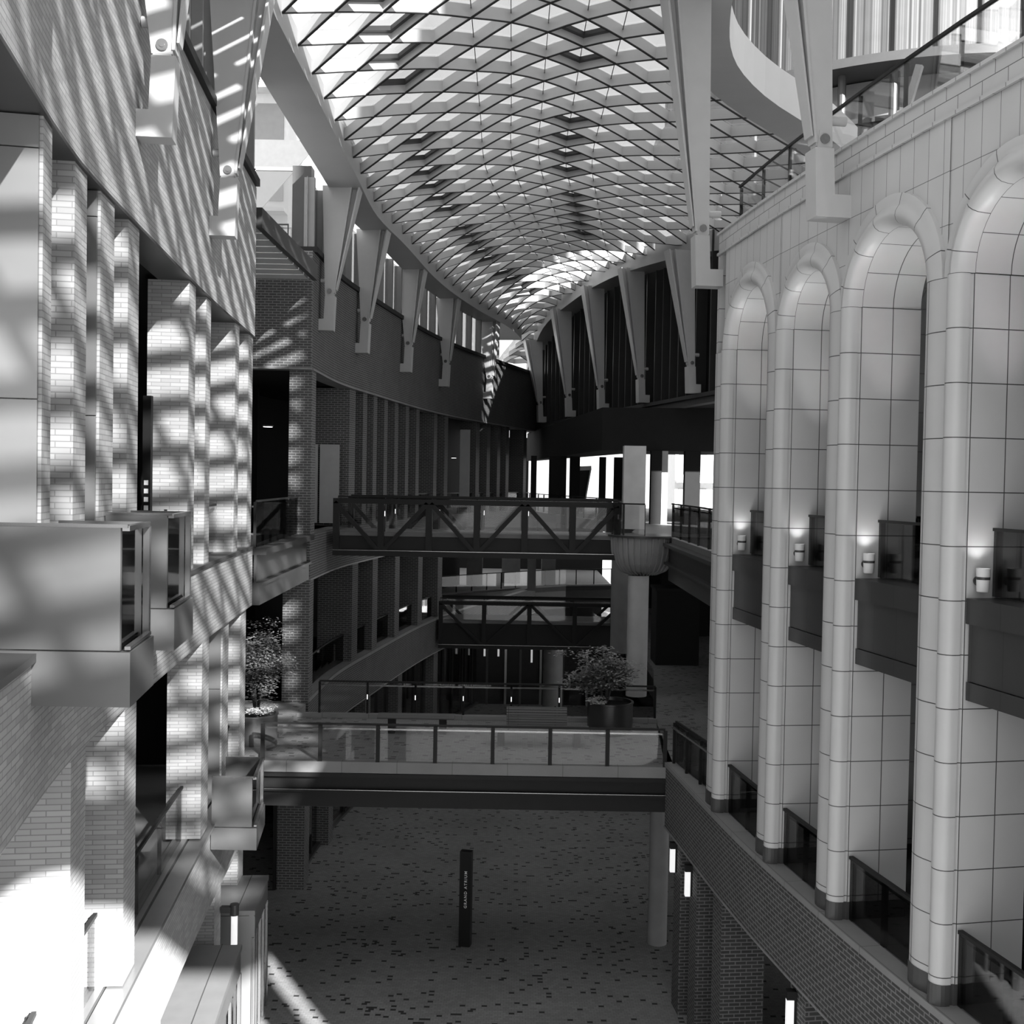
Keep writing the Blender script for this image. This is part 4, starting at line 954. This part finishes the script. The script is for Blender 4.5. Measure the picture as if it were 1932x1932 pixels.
# ---------------------------------------------------------------- buildings outside
def facade(name, x0, x1, y, z0, z1, nx, nz, mat, label, wm=facade_win, fw=.6, fh=.6, depth=6):
    e = empty(name, ((x0 + x1) / 2, y, z0), label, 'building')
    b = MB(); b.box(x0, y, z0, x1, y + depth, z1); b.build('wall', mat, e)
    dx, dz = (x1 - x0) / nx, (z1 - z0) / nz
    for j in range(nz):
        b = MB()
        for i in range(nx): b.box(x0 + dx * (i + .5 - fw / 2), y - .05, z0 + dz * (j + .5 - fh / 2), x0 + dx * (i + .5 + fw / 2), y - .01, z0 + dz * (j + .5 + fh / 2))
        b.build('window_row', wm, e)
        b = MB(); b.box(x0, y - 1.0, z0 + dz * j - .1, x1, y - .01, z0 + dz * j + .1); b.build('floor_ledge', mat, e)
facade('apartment_block', 14, 26, 96, 0, 34, 8, 11, facade_pale, 'pale apartment block with balconies seen through the far right opening')
facade('glass_tower', -20.6, -12.7, 62, 0, 60, 3, 9, facade_pale, 'pale glazed tower outside behind the left roof beam', wm=board_m, fw=.8, fh=.8)
e = empty('curved_tower', (19, 54, 17), 'curved glazed building with striped curtains outside above the arcade wall', 'building')
TC = (19, 54, 0)
b = MB(); b.lathe(TC, [(11, 17), (11, 26.6)], 120); b.build('lower_curtains', curtain, e)
b = MB(); b.lathe(TC, [(11.8, 28.6), (11.8, 46)], 120); b.build('upper_curtains', curtain, e)
b = MB(); b.lathe(TC, [(10.6, 26.6), (10.6, 28.2)], 90); b.build('dark_recess', facade_win, e)
b = MB(); b.lathe(TC, [(0, 28.25), (12.4, 28.25), (12.4, 28.6), (0, 28.6)], 120); b.build('floor_edge', metal_mid, e)
b = MB(); b.lathe(TC, [(0, 26.4), (11.2, 26.4), (11.2, 26.6), (0, 26.6)], 90); b.build('ledge', metal_mid, e)
b = MB(); b.lathe(TC, [(0, 16.6), (12, 16.6), (12, 17), (0, 17)], 60); b.build('terrace', concrete, e)
for i in range(15):
    a = pi * 1.0 + i * .13; b = MB(); b.tube((19 + 11.9 * cos(a), 54 + 11.9 * sin(a), 28.6), (19 + 11.9 * cos(a), 54 + 11.9 * sin(a), 46), .08, n=8); b.build('mullion', metal_mid, e)
for i in range(6):
    a = pi * 1.1 + i * .17; b = MB(); b.tube((19 + 11.5 * cos(a), 54 + 11.5 * sin(a), 17), (19 + 11.5 * cos(a), 54 + 11.5 * sin(a), 28.25), .16, n=10); b.build('column', metal_mid, e)
b = MB(); b.bar((13.2, 43.0, 20.5), (14.9, 41.9, 27.8), .25, .25); b.build('raking_strut', metal_mid, e)
# glazed corner left of the first grey bracket
e = empty('glazed_corner', (-7, 33, 18.55), 'glazed terrace corner with dark post above the slatted canopy', 'glazing')
b = MB(); b.box(-6.55, 32.6, 18.7, -6.0, 33.1, 21.1); b.build('corner_post', metal_mid, e)
b = MB(); b.box(-8.3, 32.6, 20.95, -6.55, 32.68, 21.05); b.box(-7.75, 32.6, 18.0, -7.62, 32.68, 21.0); b.build('frame', mullion_m, e)
b = MB(); b.box(-8.3, 32.63, 18.0, -6.56, 32.645, 20.94); b.build('pane', glass_win, e)
b = MB(); b.tube((-7.3, 32.4, 19.35), (-6.6, 32.4, 19.35), .025, n=8)
for x in (-7.3, -7.0, -6.62): b.tube((x, 32.4, 18.6), (x, 32.4, 19.35), .02, n=8)
b.build('guard_rail', metal_mid, e)
e = empty('canopy_sail', (-13, 58, 28), 'white triangular sail roof outside behind the slatted canopy', 'sail')
b = MB(); b.prism([(-14.6, 58), (-10.4, 58), (-10.2, 58.1), (-14.6, 58.1)], 29.4, 29.5); b.hexa([(-14.6, 58, 24.6), (-14.4, 58, 24.6), (-14.4, 58.08, 24.6), (-14.6, 58.08, 24.6)], [(-14.6, 58, 29.4), (-10.3, 58, 29.4), (-10.3, 58.08, 29.4), (-14.6, 58.08, 29.4)]); b.build('sail', facade_pale, e)
b = MB(); b.tube((-14.5, 58.04, 0), (-14.5, 58.04, 24.7), .15, n=10); b.build('mast', metal_mid, e)

# tall block added beyond the right wall, outside the view; it shades the far half of the atrium
e = empty('added_shade_tower', (19, 4, 0), 'unseen tall block added beyond the right wall to shade the far atrium', 'building')
b = MB(); b.box(14, -3.2, 0, 25, 12.5, 62); b.build('wall', facade_pale, e)
